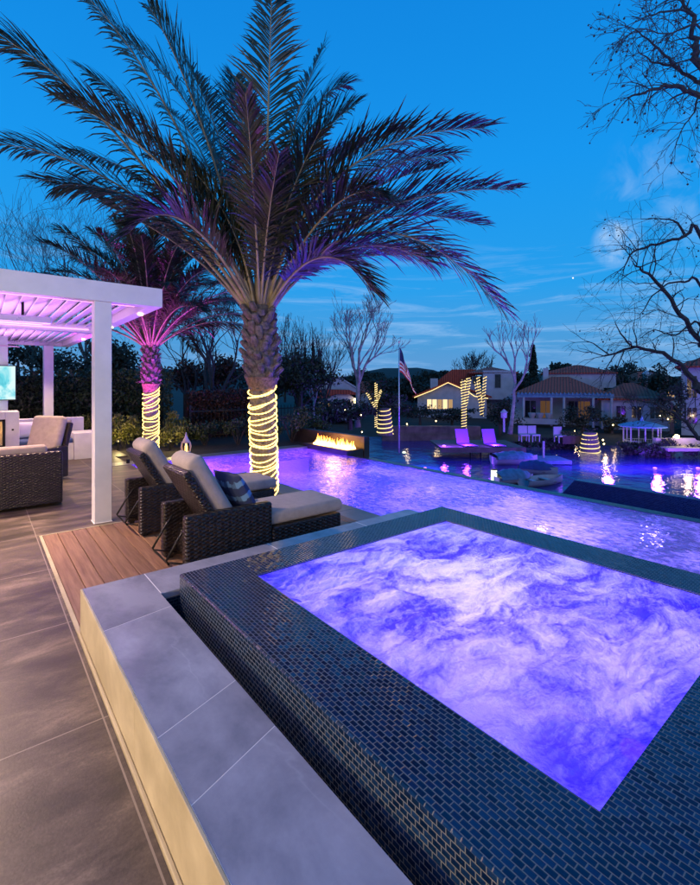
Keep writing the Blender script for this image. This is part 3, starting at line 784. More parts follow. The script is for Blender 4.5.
for i in range(11):   # short inner fronds standing up round the heart
    a = rnd.uniform(0, 6.28); e = rnd.uniform(.9, 1.35); L = rnd.uniform(1.5, 2.4)
    d = Vector((math.cos(a) * math.cos(e), math.sin(a) * math.cos(e), math.sin(e)))
    o = Vector((lean.x, lean.y, ht1 - .05)) + Vector((math.cos(a), math.sin(a), 0)) * .08
    frond(pa, o, o + d * L * .55 + Vector((0, 0, .1)), o + d * L + Vector((math.cos(a), math.sin(a), 0)) * .35, rnd, ll=.60, pairs=90, w=.021, rr=.015)
m = MB()
for i in range(34):   # dry seed strands hanging in the heart
    a = rnd.uniform(0, 6.28); o = Vector((lean.x, lean.y, ht1 + rnd.uniform(.6, 2.4))) + CR * rnd.uniform(-.05, .35)
    q = o + Vector((rnd.gauss(0, .12), rnd.gauss(0, .12), rnd.uniform(-.1, .25))); r3 = q + Vector((rnd.gauss(0, .1), rnd.gauss(0, .1), rnd.uniform(-.5, -.2)))
    m.tube([o, q, r3], [.005, .003, .002], 3)
m.build('seed_strands', M['rachis'], pa)

P2 = W(151, 0, 10.4); P2.z = 0
pb = thing('date_palm', 'smaller date palm lit magenta in front of the hedge behind the pergola', 'palm tree', P2)
ht2 = H + (385 - 347) / F * 10.4; hb2 = H + (385 - 386) / F * 10.4
ctr2 = palm_trunk(pb, ht2, .14, .145, hb2, .18, (0, 0), 9, 60)
m = helix(ctr2, .165, .17, .05, hb2 - .08, 18, 15, .0085, 1.); r = m.build('rope_light', M['rope'], None, True); r.location = P2
tag(r, 'rope light coiled round the smaller palm by the hedge', 'rope light')
rnd = random.Random(23)
for i in range(56):
    a = i * 2.39996; q = i / 56; e = R(12 + 70 * q) + rnd.gauss(0, .08); L = rnd.uniform(2.4, 3.1)
    d = Vector((math.cos(a) * math.cos(e), math.sin(a) * math.cos(e), math.sin(e))); ho = Vector((math.cos(a), math.sin(a), 0))
    o = Vector((0, 0, ht2 - .02)) + ho * .1
    frond(pb, o, o + d * L * .5 + Vector((0, 0, .32)), o + d * L + Vector((0, 0, -.25)) + ho * .1, rnd, ll=.66, pairs=84, w=.023, rr=.015, droop=.45)

# ------------------------------------------------------------------ pergola
pg = thing('pergola', 'white louvered pergola glowing pink underneath at the left of the patio', 'pergola')
ZB, ZT = 2.57, 2.80
def part(name, mat, parent, *boxes, bev=.004):
    m = MB()
    for b in boxes: m.box(*b, bev)
    return m.build(name, mat, parent)
part('beam', M['white'], pg, (-6.2, 5.90, ZB, 1.77, 6.05, ZT))
part('beam', M['white'], pg, (1.62, 6.053, ZB, 1.77, 13.50, ZT))
part('beam', M['white'], pg, (-6.2, 13.503, ZB, 1.77, 13.66, ZT))
part('crossbeam', M['white'], pg, (-6.2, 9.25, ZB - .04, 1.617, 9.42, ZT - .12))
part('crossbeam', M['white'], pg, (-6.2, 6.07, ZB + .12, 1.617, 6.13, ZT - .02))
part('post', M['white'], pg, (1.02, 5.915, .0, 1.20, 6.09, ZB - .001)); part('post', M['white'], pg, (1.21, 13.36, 0, 1.41, 13.60, ZB - .001))
part('post', M['white'], pg, (-6.0, 5.915, .0, -5.82, 6.09, ZB - .001)); part('post', M['white'], pg, (-6, 13.36, 0, -5.8, 13.6, ZB - .001))
part('base_plate', M['white'], pg, (1.012, 5.907, .001, 1.208, 6.098, .010)); part('base_plate', M['white'], pg, (1.20, 13.35, .001, 1.42, 13.61, .012))
for (y0, y1) in ((6.14, 9.24), (9.43, 13.49)):
    x = 1.52
    while x > -4.3:
        mt = Matrix.Translation((x, 0, ZB + .10)) @ Matrix.Rotation(R(-21), 4, 'Y')
        m = MB(); m.xbox(mt, -.094, y0, -.009, .094, y1, .009, .003); m.build('louver', M['white'], pg); x -= .15
for (x, y) in ((1.45, 6.6), (1.45, 8.4), (1.45, 11.)):
    m = MB(); m.lathe([(.035, 0), (.035, .012), (.02, .02)], 12, (1.69, y, ZB - .021)); m.build('downlight', M['warm'], pg)
for (x0, y0, x1, y1) in ((-4.6, 6.132, 1.5, 6.145), (-4.6, 9.235, 1.5, 9.248), (-4.6, 9.422, 1.5, 9.435)):
    part('added_led_strip', M['pinkled'], pg, (x0, y0, ZB + .01, x1, y1, ZB + .02), bev=0)  # strips put in as a fitting for the added pink lamps
PK = (.88, .33, 1.)
for (x, y, e) in ((.2, 7.4, 30), (-1.6, 7.4, 30), (.2, 11.2, 42), (-1.8, 11.2, 46), (-3.4, 9, 40)):
    lamp('added_pink_glow', 'AREA', (x, y, 1.95), e, PK, 1.3, pg, (x, y, 3.))  # free-hanging upward lamps added for the pink glow under the louvers
WM = (1., .66, .36)
for (x, y, e) in ((.4, 7.9, 34), (-1.4, 6.8, 30), (1.3, 9.9, 30), (.8, 12.3, 22)):
    lamp('pergola_downlight', 'SPOT', (x, y, 2.48), e * 9, WM, .05, pg, (x + .1, y, 0), 115, .8)
# warm lamp off the front of the pergola washes the patio
for (x, y, e) in ((-.6, 5.85, 600), (-3.0, 5.85, 300)):
    lamp('pergola_downlight', 'SPOT', (x, y, 2.5), e, (1., .66, .46), .06, pg, (x + .5, y - 1.6, 0), 120, .8)

# unseen house wall left of the view; sconces added to warm the patio
hw = thing('house_wall', 'pale stucco house wall out of view with added warm sconces facing the patio', 'wall')
part('wall', M['stuccowarm'], hw, (-5.2, -4, 0, -5.0, 4.5, 3.0))
for y in (-1.5, 1.2):
    m = MB(); m.lathe([(.05, 0), (.09, .05), (.09, .28), (.06, .32)], 14, (-4.88, y, .8)); m.build('added_sconce', M['warm'], hw)
    lamp('added_sconce_lamp', 'POINT', (-4.7, y, 1.0), 560, (1., .70, .38), .12, hw)

# furniture under the pergola
ft = thing('ceiling_fan', 'ceiling fan hanging under the pergola louvers', 'ceiling fan', (-.12, 8.6, 2.2))
m = MB(); m.tube([(0, 0, .36), (0, 0, .05)], .015, 8); m.build('downrod', M['white'], ft)
m = MB(); m.lathe([(.05, -.06), (.09, -.03), (.09, .05), (.04, .07)], 18); m.build('motor', M['white'], ft, True)
for k in range(4):
    mt = Matrix.Rotation(k * math.pi / 2 + .35, 4, 'Z') @ Matrix.Rotation(R(10), 4, 'X')
    m = MB(); m.xbox(mt, .08, -.06, -.006, .62, .06, .006, .005); m.build('blade', M['shade'], ft)
ht = thing('patio_heater', 'long pale infrared heater hung below the pergola louvers', 'heater', (0, 0, 0))
part('housing', M['heater'], ht, (-1.1, 6.95, 2.38, .72, 7.12, 2.47), bev=.02)
part('bracket', M['black'], ht, (-.8, 7.02, 2.47, -.77, 7.05, 2.66), (.4, 7.02, 2.47, .43, 7.05, 2.66))
part('reflector', M['white'], ht, (-1.0, 6.975, 2.372, .62, 7.095, 2.379), bev=0)
col = thing('media_wall', 'white media wall behind the seating that carries the screen', 'wall')
part('column', M['whitewall'], col, (-1.6, 10.55, 0, .40, 10.95, 2.50))
tv = thing('television', 'wall mounted flat television showing a pale turquoise picture', 'television', (-.2, 10.44, 1.64))
part('bezel', M['black'], tv, (-.72, -.0, -.32, .72, .09, .32), bev=.01)
part('screen', M['screen'], tv, (-.705, -.008, -.305, .705, -.002, .305), bev=0)
lamp('screen_glow', 'AREA', (-.2, 10.3, 1.64), 5, (.4, .9, 1.), .8, tv, None)
bpy.data.objects['screen_glow'].location = (0, -.1, 0); bpy.data.objects['screen_glow'].rotation_euler = (R(90), 0, 0)
fp = thing('outdoor_fireplace', 'white boxed outdoor fireplace below the television with a black framed opening', 'fireplace')
part('surround', M['whitewall'], fp, (-1.6, 9.95, 0, .54, 10.54, .52), (.34, 9.95, .52, .54, 10.54, 1.13), (-1.6, 9.95, .52, -.5, 10.54, 1.13), (-.5, 9.95, 1.0, .34, 10.54, 1.13))
part('opening_frame', M['black'], fp, (-.5, 9.93, .52, -.46, 9.99, 1.0), (.30, 9.93, .52, .34, 9.99, 1.0), (-.5, 9.93, .965, .34, 9.99, 1.0), (-.5, 9.93, .52, .34, 9.99, .55), bev=.003)
part('firebox', M['stuccowarm'], fp, (-.5, 10.4, .52, .34, 10.5, 1.))
part('switch', M['black'], fp, (.43, 9.94, .80, .46, 9.953, .83), bev=0)
m = MB()
def flames(m, n, fx, rnd, hmin, hmax, rad):
    for i in range(n):
        c = fx(rnd); h = (hmin + (hmax - hmin) * rnd.random() ** 1.6) * rnd.uniform(.7, 1.1); pts = []
        sw = rnd.gauss(0, .8)
        for k in range(6):
            q = k / 5; pts.append(Vector(c) + Vector((rad * sw * math.sin(q * 5 + i), rad * sw * math.cos(q * 4 + i), h * q)))
        m.tube(pts, [rad * .55, rad, rad * .85, rad * .55, rad * .3, .002], 7)
rnd = random.Random(4)
flames(m, 14, lambda r: (r.uniform(-.35, .2), r.uniform(10.12, 10.3), .54), rnd, .12, .3, .03); m.build('flames', M['winwarm'], fp, True)
lamp('fireplace_glow', 'POINT', (-.1, 10.15, .75), 12, (1, .5, .15), .08, fp)

bn = thing('built_in_bench', 'white built-in bench along the hedge with a blue seat pad', 'bench')
part('back_wall', M['whitewall'], bn, (-3., 12.05, 0, 1.86, 12.3, .86)); part('seat_base', M['whitewall'], bn, (-3., 11.35, 0, 1.56, 12.047, .36))
part('arm_block', M['whitewall'], bn, (1.563, 11.3, 0, 2.02, 12.047, .56))
part('seat_pad', M['blue_fabric'], bn, (-2.9, 11.33, .363, 1.55, 12.03, .46), bev=.03)
for i, (x, mt_, lb) in enumerate(((.75, 'flagwhite', 'white pillow at the left end of the visible bench back'), (1.15, 'pillow', 'blue banded pillow in the middle of the white bench'), (1.40, 'grey_fabric', 'beige pillow at the right end of the white bench'))):
    p = pillow_mb(.42, .36, .14).build('throw_pillow', M[mt_], None, True); p.location = (x, 11.93 - i * .03, .64); p.rotation_euler = (R(74), 0, R(-6 + i * 7)); tag(p, lb, 'pillow')

sf = thing('wicker_sofa', 'dark wicker sofa seen from behind on the patio', 'sofa', (0, 0, 0))
part('back_panel', M['wicker'], sf, (-1.7, 7.14, .03, .86, 7.26, .72), bev=.03)
part('arm_panel', M['wicker'], sf, (.72, 7.263, .03, .87, 8.0, .56), bev=.03); part('arm_panel', M['wicker'], sf, (-1.7, 7.263, .03, -1.55, 8.0, .56), bev=.03)
part('seat_base', M['wicker'], sf, (-1.54, 7.27, .03, .715, 7.98, .30), bev=.01)
for k in range(3):
    part('back_cushion', M['tan'], sf, (-1.5 + k * .74, 7.27, .45, -.78 + k * .74, 7.45, .80), bev=.05); part('seat_cushion', M['tan'], sf, (-1.5 + k * .74, 7.46, .305, -.78 + k * .74, 7.97, .44), bev=.04)
ac = thing('wicker_armchair', 'wicker armchair with a tan back cushion beyond the sofa', 'armchair', (.62, 9.25, 0), R(128))
# local: faces +y
part('seat_base', M['wicker'], ac, (-.30, -.36, .04, .30, .36, .30), bev=.01)
part('arm_panel', M['wicker'], ac, (-.42, -.40, .03, -.303, .40, .56), bev=.03); part('arm_panel', M['wicker'], ac, (.303, -.40, .03, .42, .40, .56), bev=.03)
mt = Matrix.Translation((0, -.32, .30)) @ Matrix.Rotation(R(16), 4, 'X')
m = MB(); m.xbox(mt, -.34, -.09, 0, .34, 0, .68, .03); m.build('backrest', M['wicker'], ac)
m = MB(); m.xbox(mt, -.31, .003, .12, .31, .17, .76, .06); m.build('back_cushion', M['tan'], ac, True)
part('seat_cushion', M['tan'], ac, (-.29, -.2, .303, .29, .38, .44), bev=.05)

# ------------------------------------------------------------------ hedge, shrubs, fence
def hedge(name, label, x0, x1, y0, y1, z1, n, seed, mat, size=.09):
    rnd = random.Random(seed); t = thing(name, label, 'hedge', ((x0 + x1) / 2, (y0 + y1) / 2, 0)); cx, cy = (x0 + x1) / 2, (y0 + y1) / 2
    m = MB(); pts = []
    for _ in range(n):
        x = rnd.uniform(x0, x1); z = rnd.random() ** .8 * z1 * (1 + .07 * noise.noise(Vector((x * 1.3, 0, seed))))
        y = y0 + (y1 - y0) * (abs(rnd.gauss(0, .25)) % 1.) + .14 * noise.noise(Vector((x * 2.2, z * 2.2, seed)))
        pts.append((x - cx, y - cy, z))
    leaf_cloud(m, pts, size, rnd, 0.2); m.build('foliage', M[mat], t)
    m = MB()
    for k in range(int((x1 - x0) / .5)):
        x = x0 + .25 + k * .5 - cx; m.tube([(x, 0, -.1), (x + rnd.gauss(0, .05), 0, z1 * .5), (x + rnd.gauss(0, .08), 0, z1 * .85)], [.03, .02, .01], 5)
    m.box(x0 - cx + .1, .12, -.05, x1 - cx - .1, (y1 - y0) * .45, z1 * .9)
    m.build('stems', M['soil'], t); return t
hedge('clipped_hedge', 'tall dark clipped hedge behind the pergola and small palm', -7.5, 4.6, 14.2, 15.3, 2.05, 26000, 1, 'leafdark', .10)
hedge('garden_hedge', 'dark reddish hedge right of the clipped hedge behind the pool', 4.9, 7.4, 13.6, 14.6, 1.45, 7000, 2, 'leafred', .09)
def shrub(label, loc, r, n, seed, mat, size=.07, cat='shrub', name='shrub', clumps=9, group=None):
    rnd = random.Random(seed); t = thing(name, label, cat, loc, 0, group); m = MB()
    leaf_cloud(m, blob_pts(n, (0, 0, r[2] * .95), r, rnd, clumps, .3), size, rnd); m.build('foliage', M[mat], t)
    m = MB()
    for k in range(6):
        a = k * 1.05; m.tube([(0, 0, -.05), (math.cos(a) * r[0] * .3, math.sin(a) * r[1] * .3, r[2] * .8), (math.cos(a) * r[0] * .6, math.sin(a) * r[1] * .6, r[2] * 1.3)], [.02, .014, .006], 5)
    m.build('stems', M['bark'], t); return t
for i, (u, v, D, r, mt, lb) in enumerate((
    (104, 470, 12.2, (.55, .5, .55), 'leafyellow', 'low yellow green shrub between the pergola post and bench'),
    (124, 470, 11.8, (.5, .4, .5), 'leafyellow', 'yellow green shrub just left of the small palm'),
    (172, 470, 11.9, (.6, .4, .5), 'leafyellow', 'yellow flecked shrub just right of the small palm'),
    (205, 470, 12.3, (.7, .45, .42), 'leafdark', 'dark low shrub behind the lantern'),
    (238, 470, 12.4, (.6, .45, .45), 'leafdark', 'dark shrub seen left of the big palm trunk'),
    (292, 470, 13., (.8, .6, .62), 'leafdark', 'dark shrub just right of the big palm trunk'),
    (318, 470, 14., (.8, .6, .55), 'leafdark', 'dark shrub behind the left end of the fire pit'))):
    p = W(u, v, D); shrub(lb, (p.x, p.y, -.03), r, 1500, 40 + i, mt, .075)
fn = thing('garden_fence', 'dark metal garden fence beyond the pool left of the big palm', 'fence', W(190, 0, 13.).xy.to_3d(), 0)
m = MB(); 
p = fn.location
L = 4.6
for z in (.12, .82): m.box(0, -.015, z, L, .015, z + .04)
m.build('rail', M['black'], fn); m = MB()
for k in range(38): m.box(k * L / 37 - .008, -.008, 0, k * L / 37 + .008, .008, .95)
m.build('pickets', M['black'], fn)
for k in (0, 1, 2): part('fence_post', M['black'], fn, (k * L / 2 - .03, -.03, -.05, k * L / 2 + .03, .03, 1.02))
gt = thing('garden_arbor', 'small reddish timber gate frame in the dark garden left of the big palm', 'gate', W(228, 0, 16).xy.to_3d(), YAW)
for x in (-.75, .2, 1.1): part('post', M['firestone'], gt, (x, -.05, -.05, x + .1, .05, 1.32))
part('lintel', M['firestone'], gt, (-.95, -.07, 1.32, 1.4, .07, 1.42))
# lantern
p = W(186, 0, 10.75); ln = thing('lantern', 'small pierced lantern with a candle glowing beyond the pool', 'lantern', (p.x, p.y, .004))
m = MB(); m.lathe([(.11, 0), (.12, .03), (.06, .035)], 6); m.lathe([(.11, .24), (.04, .36), (.015, .44), (.012, .48)], 6)
for k in range(6):
    a = k * math.pi / 3; m.tube([(.1 * math.cos(a), .1 * math.sin(a), .03), (.12 * math.cos(a), .12 * math.sin(a), .14), (.1 * math.cos(a), .1 * math.sin(a), .25)], .01, 5)
m.build('cage', M['shade'], ln); m = MB(); m.lathe([(.035, .03), (.035, .16), (.01, .22)], 10); m.build('candle', M['candle'], ln)
lamp('lantern_lamp', 'POINT', (0, 0, .3), 3, (1, .5, .15), .05, ln)
# magenta and violet uplights added to colour the palms, real source unseen
MG = (.85, .07, .95)
for i, (pos, tg, e, lb, sp) in enumerate(((W(128, 0, 9.3), (P2.x, P2.y, 4.1), 800, 'small added magenta uplight by the smaller palm', 72), (W(215, 0, 6.9), (P1.x - .9, P1.y + .9, 4.6), 110, 'small added violet uplight at the deck edge left of the big palm', 85), (W(300, 0, 6.6), (P1.x + .9, P1.y - .3, 4.2), 20, 'small added violet uplight at the pool coping right of the big palm', 80))):
    z = .06; t = thing('added_uplight', lb, 'spotlight', (pos.x, pos.y, 0), 0, 'added uplights at the palms')
    if i == 1: t.location = (1.5, 6.3, 0)
    if i == 2: t.location = (3.62, 5.35, .002)
    m = MB(); m.lathe([(.035, 0), (.035, .07), (.03, .09)], 12); m.build('housing', M['black'], t)
    loc = Vector(t.location); o = lamp('added_uplight_lamp', 'SPOT', (0, 0, .1), e, MG if i == 0 else (.72, .10, 1.), .04, t, None, sp, .7)
    o.rotation_euler = (Vector(tg) - loc - Vector((0, 0, .1))).to_track_quat('-Z', 'Y').to_euler()
for (u, v, D, e) in ((118, 0, 11.2, 12), (170, 0, 11.2, 8), (60, 0, 13.0, 14)):
    p = W(u, v, D); t = thing('path_light', 'low warm garden light at the foot of the hedge' + {118: ' near the pergola', 170: ' right of the small palm', 60: ' behind the bench'}[u], 'garden light', (p.x, p.y, 0))
    m = MB(); m.lathe([(.02, 0), (.02, .2), (.06, .21), (.02, .25)], 10); m.build('post', M['black'], t)
    lamp('path_lamp', 'POINT', (0, -.1, .32), e, (1, .78, .3), .05, t)

# ------------------------------------------------------------------ fire pit
fx = thing('fire_pit', 'raised stone fire trough with a row of tall flames at the pool corner', 'fire pit')
part('trough', M['firestone'], fx, (6.60, 8.25, -.3, 7.1, 8.35, .075), (6.60, 8.35, -.3, 6.68, 9.95, .075), (7.02, 8.35, -.3, 7.1, 9.95, .075), (6.6, 9.95, -.3, 7.1, 10.1, .075), (6.68, 8.35, -.3, 7.02, 9.95, .03), bev=.004)
part('back_wall', M['firestone'], fx, (7.13, 8.25, -.3, 7.3, 11.6, .36), bev=.006)
rnd = random.Random(6); m = MB()
for i in range(220):
    p = (rnd.uniform(6.70, 7.0), rnd.uniform(8.37, 9.92), .03)
    m.lathe([(.01, 0), (rnd.uniform(.02, .035), .015), (.008, .035)], 5, p)
m.build('lava_stones', M['black'], fx)
m = MB(); flames(m, 210, lambda r: (r.uniform(6.76, 6.96), r.uniform(8.42, 9.88), .04), rnd, .04, .27, .024); m.build('flames', M['flame'], fx, True)
lamp('fire_glow', 'POINT', (6.86, 9.1, .4), 22, (1, .5, .14), .2, fx)

# ------------------------------------------------------------------ lake side
def TP(u, v, D): return W(u, v, D)
def wrapped(name, label, u, vb, D, paths, r, group=None, turns_per_m=5, mat='barkgrey'):
    b = W(u, vb, D); t = thing(name, label, 'tree', b, YAW, group); k = D / F
    m = MB()
    ropes = MB()
    for pth in paths:
        pts = [Vector(((pu - u) * k, 0, (vb - pv) * k)) for pu, pv in pth]
        m.tube(pts, [r * (1 - .4 * i / (len(pts) - 1)) for i in range(len(pts))], 8)
        tot = sum((pts[i + 1] - pts[i]).length for i in range(len(pts) - 1)); n = int(tot * turns_per_m * 10); hp = []
        for i in range(n + 1):
            s = i / n * tot; j = 0
            while j < len(pts) - 2 and s > (pts[j + 1] - pts[j]).length: s -= (pts[j + 1] - pts[j]).length; j += 1
            c = pts[j] + (pts[j + 1] - pts[j]).normalized() * s; a = i * 2 * math.pi / 10
            rr = r * 1.12
            hp.append(c + Vector((math.cos(a) * rr, math.sin(a) * rr, 0)))
        ropes.tube(hp, .026, 4)
    m.build('trunk', M[mat], t, True)
    o = ropes.build('string_lights', M['ropefar'], None); o.location = b; o.rotation_euler = (0, 0, YAW)
    return t, o
t, o = wrapped('wrapped_tree', 'thick straight trunk wrapped in lights behind the left purple lounger', 464, 428, 33, [[(464, 428), (464, 400), (463, 380)], [(465, 405), (467, 390), (469, 378)]], .16); tag(o, 'string lights on the thick straight trunk behind the purple lounger', 'string lights')
t, o = wrapped('wrapped_tree', 'forked trunk wrapped in lights before the lit gable', 482, 416, 38, [[(482, 416), (480, 398), (478, 377)], [(482, 410), (484, 392), (485, 376)], [(481, 404), (477, 390), (476, 382)]], .12, turns_per_m=4); tag(o, 'string lights on the forked trunk before the lit gable', 'string lights')
t, o = wrapped('wrapped_tree', 'slim forked tree wrapped in lights left of the flagpole', 376, 428, 30, [[(376, 428), (376, 405), (376, 383)], [(376, 410), (371, 400), (367, 393)], [(376, 404), (379, 396), (381, 390)]], .07, turns_per_m=7); tag(o, 'string lights on the slim forked tree left of the flagpole', 'string lights')
def cone_tree(label, u, vb, D, h, r, turns, seed, lbl2):
    b = W(u, vb, D); t = thing('stubby_palm_trunk', label, 'tree', b, YAW); rnd = random.Random(seed)
    m = MB(); m.lathe([(r, 0), (r * .93, h * .3), (r * .8, h * .7), (r * .62, h), (r * .2, h * 1.03)], 16); m.build('trunk', M['boot'], t)
    m = MB()
    for k in range(14):
        a = k * 2.4; d = Vector((math.cos(a), math.sin(a), .7)).normalized(); m.tube([(0, 0, h), d * .3 + Vector((0, 0, h)), d * .6 + Vector((0, 0, h - .08))], [.03, .02, .005], 4)
    m.build('crown', M['leafblack'], t)
    m = MB(); pts = []; n = int(turns * 20)
    for i in range(n + 1):
        q = i / n; a = q * turns * 6.283; rr = (r * (1 - .38 * q)) * 1.06; pts.append((rr * math.cos(a), rr * math.sin(a), .06 + (h - .1) * q + .06 * math.sin(a)))
    m.tube(pts, .03, 4); o = m.build('string_lights', M['ropefar']); o.location = b; o.rotation_euler = (0, 0, YAW); tag(o, lbl2, 'string lights')
cone_tree('short conical trunk banded with lights at the water, left of the gazebo', 590, 455, 30, 1.5, .62, 5, 2, 'spiral string lights on the short conical trunk left of the gazebo')
cone_tree('short dark trunk banded with lights close left of the flagpole', 385, 435, 29, 1.7, .5, 6, 3, 'spiral string lights on the short dark trunk by the flagpole')

# flagpole and flag
b = W(399, 453, 27); fpole = thing('flagpole', 'tall slim flagpole standing by the lake', 'flagpole', b, YAW)
m = MB(); m.tube([(0, 0, 0), (0, 0, 3), (0, 0, 6.5)], [.05, .04, .025], 10); m.build('pole', M['heater'], fpole, True)
m = MB(); m.lathe([(.01, 6.5), (.06, 6.54), (.06, 6.6), (.01, 6.66)], 10); m.build('finial', M['shade'], fpole, True)
m = MB(); m.lathe([(.10, .06), (.10, .12), (.03, .16)], 10, (.25, -.4, 0)); m.build('foot_lamp', M['coolwhite'], fpole)
lamp('flag_lamp', 'SPOT', (.5, -1.2, .3), 500, (1, .85, .7), .05, fpole, (.3, .1, 5.), 30)
m = MB(); NS, NT = 26, 26; vs = []
for j in range(NT + 1):
    for i in range(NS + 1):
        s = i / NS; q = j / NT
        x = .04 + .85 * (s ** .7) * (.55 + .6 * q) + .07 * math.sin(s * 11 + q * 2.) * s; y = .13 * math.sin(s * 13 + q * 4) * (s ** .5)
        z = 6.25 - 1.45 * q * (1 - .12 * s) - 1.55 * s ** 1.1
        vs.append((x, y, z))
o = MB()
for j in range(NT):
    for i in range(NS):
        a = j * (NS + 1) + i
        mi = 2 if (i < NS * .42 and j < 14) else (0 if (j // 2) % 2 == 0 else 1)
        o.f.append((a, a + 1, a + NS + 2, a + NS + 1)); o.mi.append(mi)
o.v = vs
fl = o.build('flag', [M['flagred'], M['flagwhite'], M['flagblue']], None, True); fl.location = b; fl.rotation_euler = (0, 0, YAW); tag(fl, 'drooping red, white and blue striped flag on the pole', 'flag')

# dock with loungers
dkz = -2.15; D0 = 27.5
def cam_thing(name, label, cat, u, v, D, group=None): return thing(name, label, cat, W(u, v, D), YAW, group)
d = cam_thing('boat_dock', 'timber boat dock on dark posts washed in purple light', 'dock', 455, 447, D0)
k = D0 / F
m = MB(); m.box(-.9, -.2, -.12, 4.2, 3.5, 0); m.build('deck', M['dockwood'], d)
for i in range(6):
    m = MB(); m.tube([(.9 + i * .62, -.1, -1.4), (.9 + i * .62, -.1, .0)], .055, 7); m.build('pile', M['black'], d)
m = MB(); m.box(-.9, -.24, -.3, 4.2, -.2, 0); m.build('fascia', M['dockwood'], d)
def lounger(label, u, vb, D):
    t = thing('dock_lounger', label, 'lounge chair', W(u, vb, D), YAW + .15, 'purple loungers on the dock')
    mt = Matrix.Translation((0, .1, .22)) @ Matrix.Rotation(R(-22), 4, 'X')
    m = MB(); m.xbox(mt, -.42, 0, 0, .42, .04, .95, .012); m.build('backrest', M['woven_purple'], t)
    m = MB(); m.box(-.42, -1.2, .18, .42, .1, .24, .01); m.build('seat', M['woven_purple'], t)
    for x in (-.38, .34):
        m = MB(); m.box(x, -1.15, 0, x + .04, -1.1, .18); m.build('leg', M['black'], t); m = MB(); m.box(x, .05, 0, x + .04, .1, .2); m.build('leg', M['black'], t)
    return t
lounger('purple lit lounger on the dock in front of the wrapped trunk', 464, 447, 28.6); lounger('purple lit lounger on the dock nearer the covered boat', 491, 447, 28.6)
for i, (u, v) in enumerate(((444, 446.5), (466, 447.5), (494, 449))):
    t = cam_thing('dock_light', ('violet dock light at the left end of the dock', 'violet dock light below the left lounger', 'violet dock light below the right lounger')[i], 'dock light', u, v, 27.9, 'violet lights on the dock')
    m = MB(); m.lathe([(.12, 0), (.12, .05), (.04, .09)], 12); m.build('lens', M['violet'], t)
    lamp('dock_lamp', 'POINT', (0, -.2, .35), 150, (.25, .04, 1.), .1, t)
t = cam_thing('bollard_light', 'pale cylindrical bollard light by the dock', 'bollard light', 494, 482, 20.5)
m = MB(); m.tube([(0, 0, -.4), (0, 0, .55)], .13, 12); m.build('glass', M['coolwhite'], t); m = MB(); m.tube([(0, 0, .55), (0, 0, .6)], .15, 12); m.build('cap', M['black'], t)
# lamp post
t = cam_thing('lamp_post', 'pale lantern on a post in front of the veranda', 'lamp post', 504, 432, 30)
m = MB(); m.tube([(0, 0, 0), (0, 0, .9)], .07, 8); m.build('post', M['stucco'], t); m = MB(); m.lathe([(.12, .9), (.2, .95), (.2, 1.25), (.26, 1.28), (.03, 1.5)], 6); m.build('lantern_head', M['stucco'], t)

# boats
def hull_mb(L, Wd, Hh, sheer=.12):
    m = MB(); n = 14; vs = []
    for i in range(n + 1):
        q = i / n; wv = Wd / 2 * (1 - max(0, (q - .35) / .65) ** 2.2) * (.85 + .15 * min(1, q * 4)); zt = Hh * (1 + sheer * 2 * max(0, q - .4)); zb = Hh * .15 * max(0, (q - .6)) * 4
        x = -L / 2 + L * q
        for yy, zz in ((-wv, zt), (-wv * .9, zt * .5 + zb * .5), (-wv * .5, zb), (0, zb - .04), (wv * .5, zb), (wv * .9, zt * .5 + zb * .5), (wv, zt)): vs.append((x, yy, zz))
    fs = [(i * 7 + j, i * 7 + j + 1, (i + 1) * 7 + j + 1, (i + 1) * 7 + j) for i in range(n) for j in range(6)] + [tuple(range(7))]
    m.add(vs, fs); return m
def boat(label, u, vb, D, rz, L, Wd, Hh, cover=None, arch=False):
    t = thing('moored_boat', label, 'boat', W(u, vb, D), YAW + rz, 'small boats moored below the pool'); t.location.z = -2.83
    hull_mb(L, Wd, Hh).build('hull', M['hull'], t, True)
    m = MB(); m.box(-L * .45, -Wd * .36, Hh * .45, L * .2, Wd * .36, Hh * .5); m.build('floor', M['dockwood'], t)
    m = MB(); m.box(-L * .3, -Wd * .42, Hh * .65, -L * .2, Wd * .42, Hh * .75); m.box(L * .05, -Wd * .42, Hh * .65, L * .14, Wd * .42, Hh * .75); m.build('thwarts', M['hull'], t)
    if cover:
        m = MB(); vs = []; n = 16
        for i in range(n + 1):
            q = i / n; x = -L * .46 + L * .9 * q; wv = Wd * .52 * (1 - max(0, (q - .5) / .5) ** 2.4)
            for j in range(9):
                a = math.pi * j / 8; vs.append((x, -math.cos(a) * wv, Hh * .8 + math.sin(a) * (.38 * (1 - abs(q - .45) ** 2 * 2.) + .03 * math.sin(q * 30))))
        m.add(vs, [(i * 9 + j, i * 9 + j + 1, (i + 1) * 9 + j + 1, (i + 1) * 9 + j) for i in range(n) for j in range(8)]); m.build('canvas_cover', M[cover], t, True)
    return t
boat('small boat under a pale blue canvas cover moored below the pool edge', 514, 483, 20.5, R(12), 1.9, 1.0, .36, 'coverteal')
boat('open white rowboat with its bow pointing right below the pool edge', 543, 484, 20.2, R(22), 2.3, .95, .34)
b3 = boat('dinghy under a navy canvas cover between the other boats', 538, 474, 22.5, R(-30), 1.8, .9, .4, 'canvasdark')
boat('white boat moored behind the dark dock posts', 515, 462, 25.5, R(5), 2.6, 1.1, .45, 'coverteal')
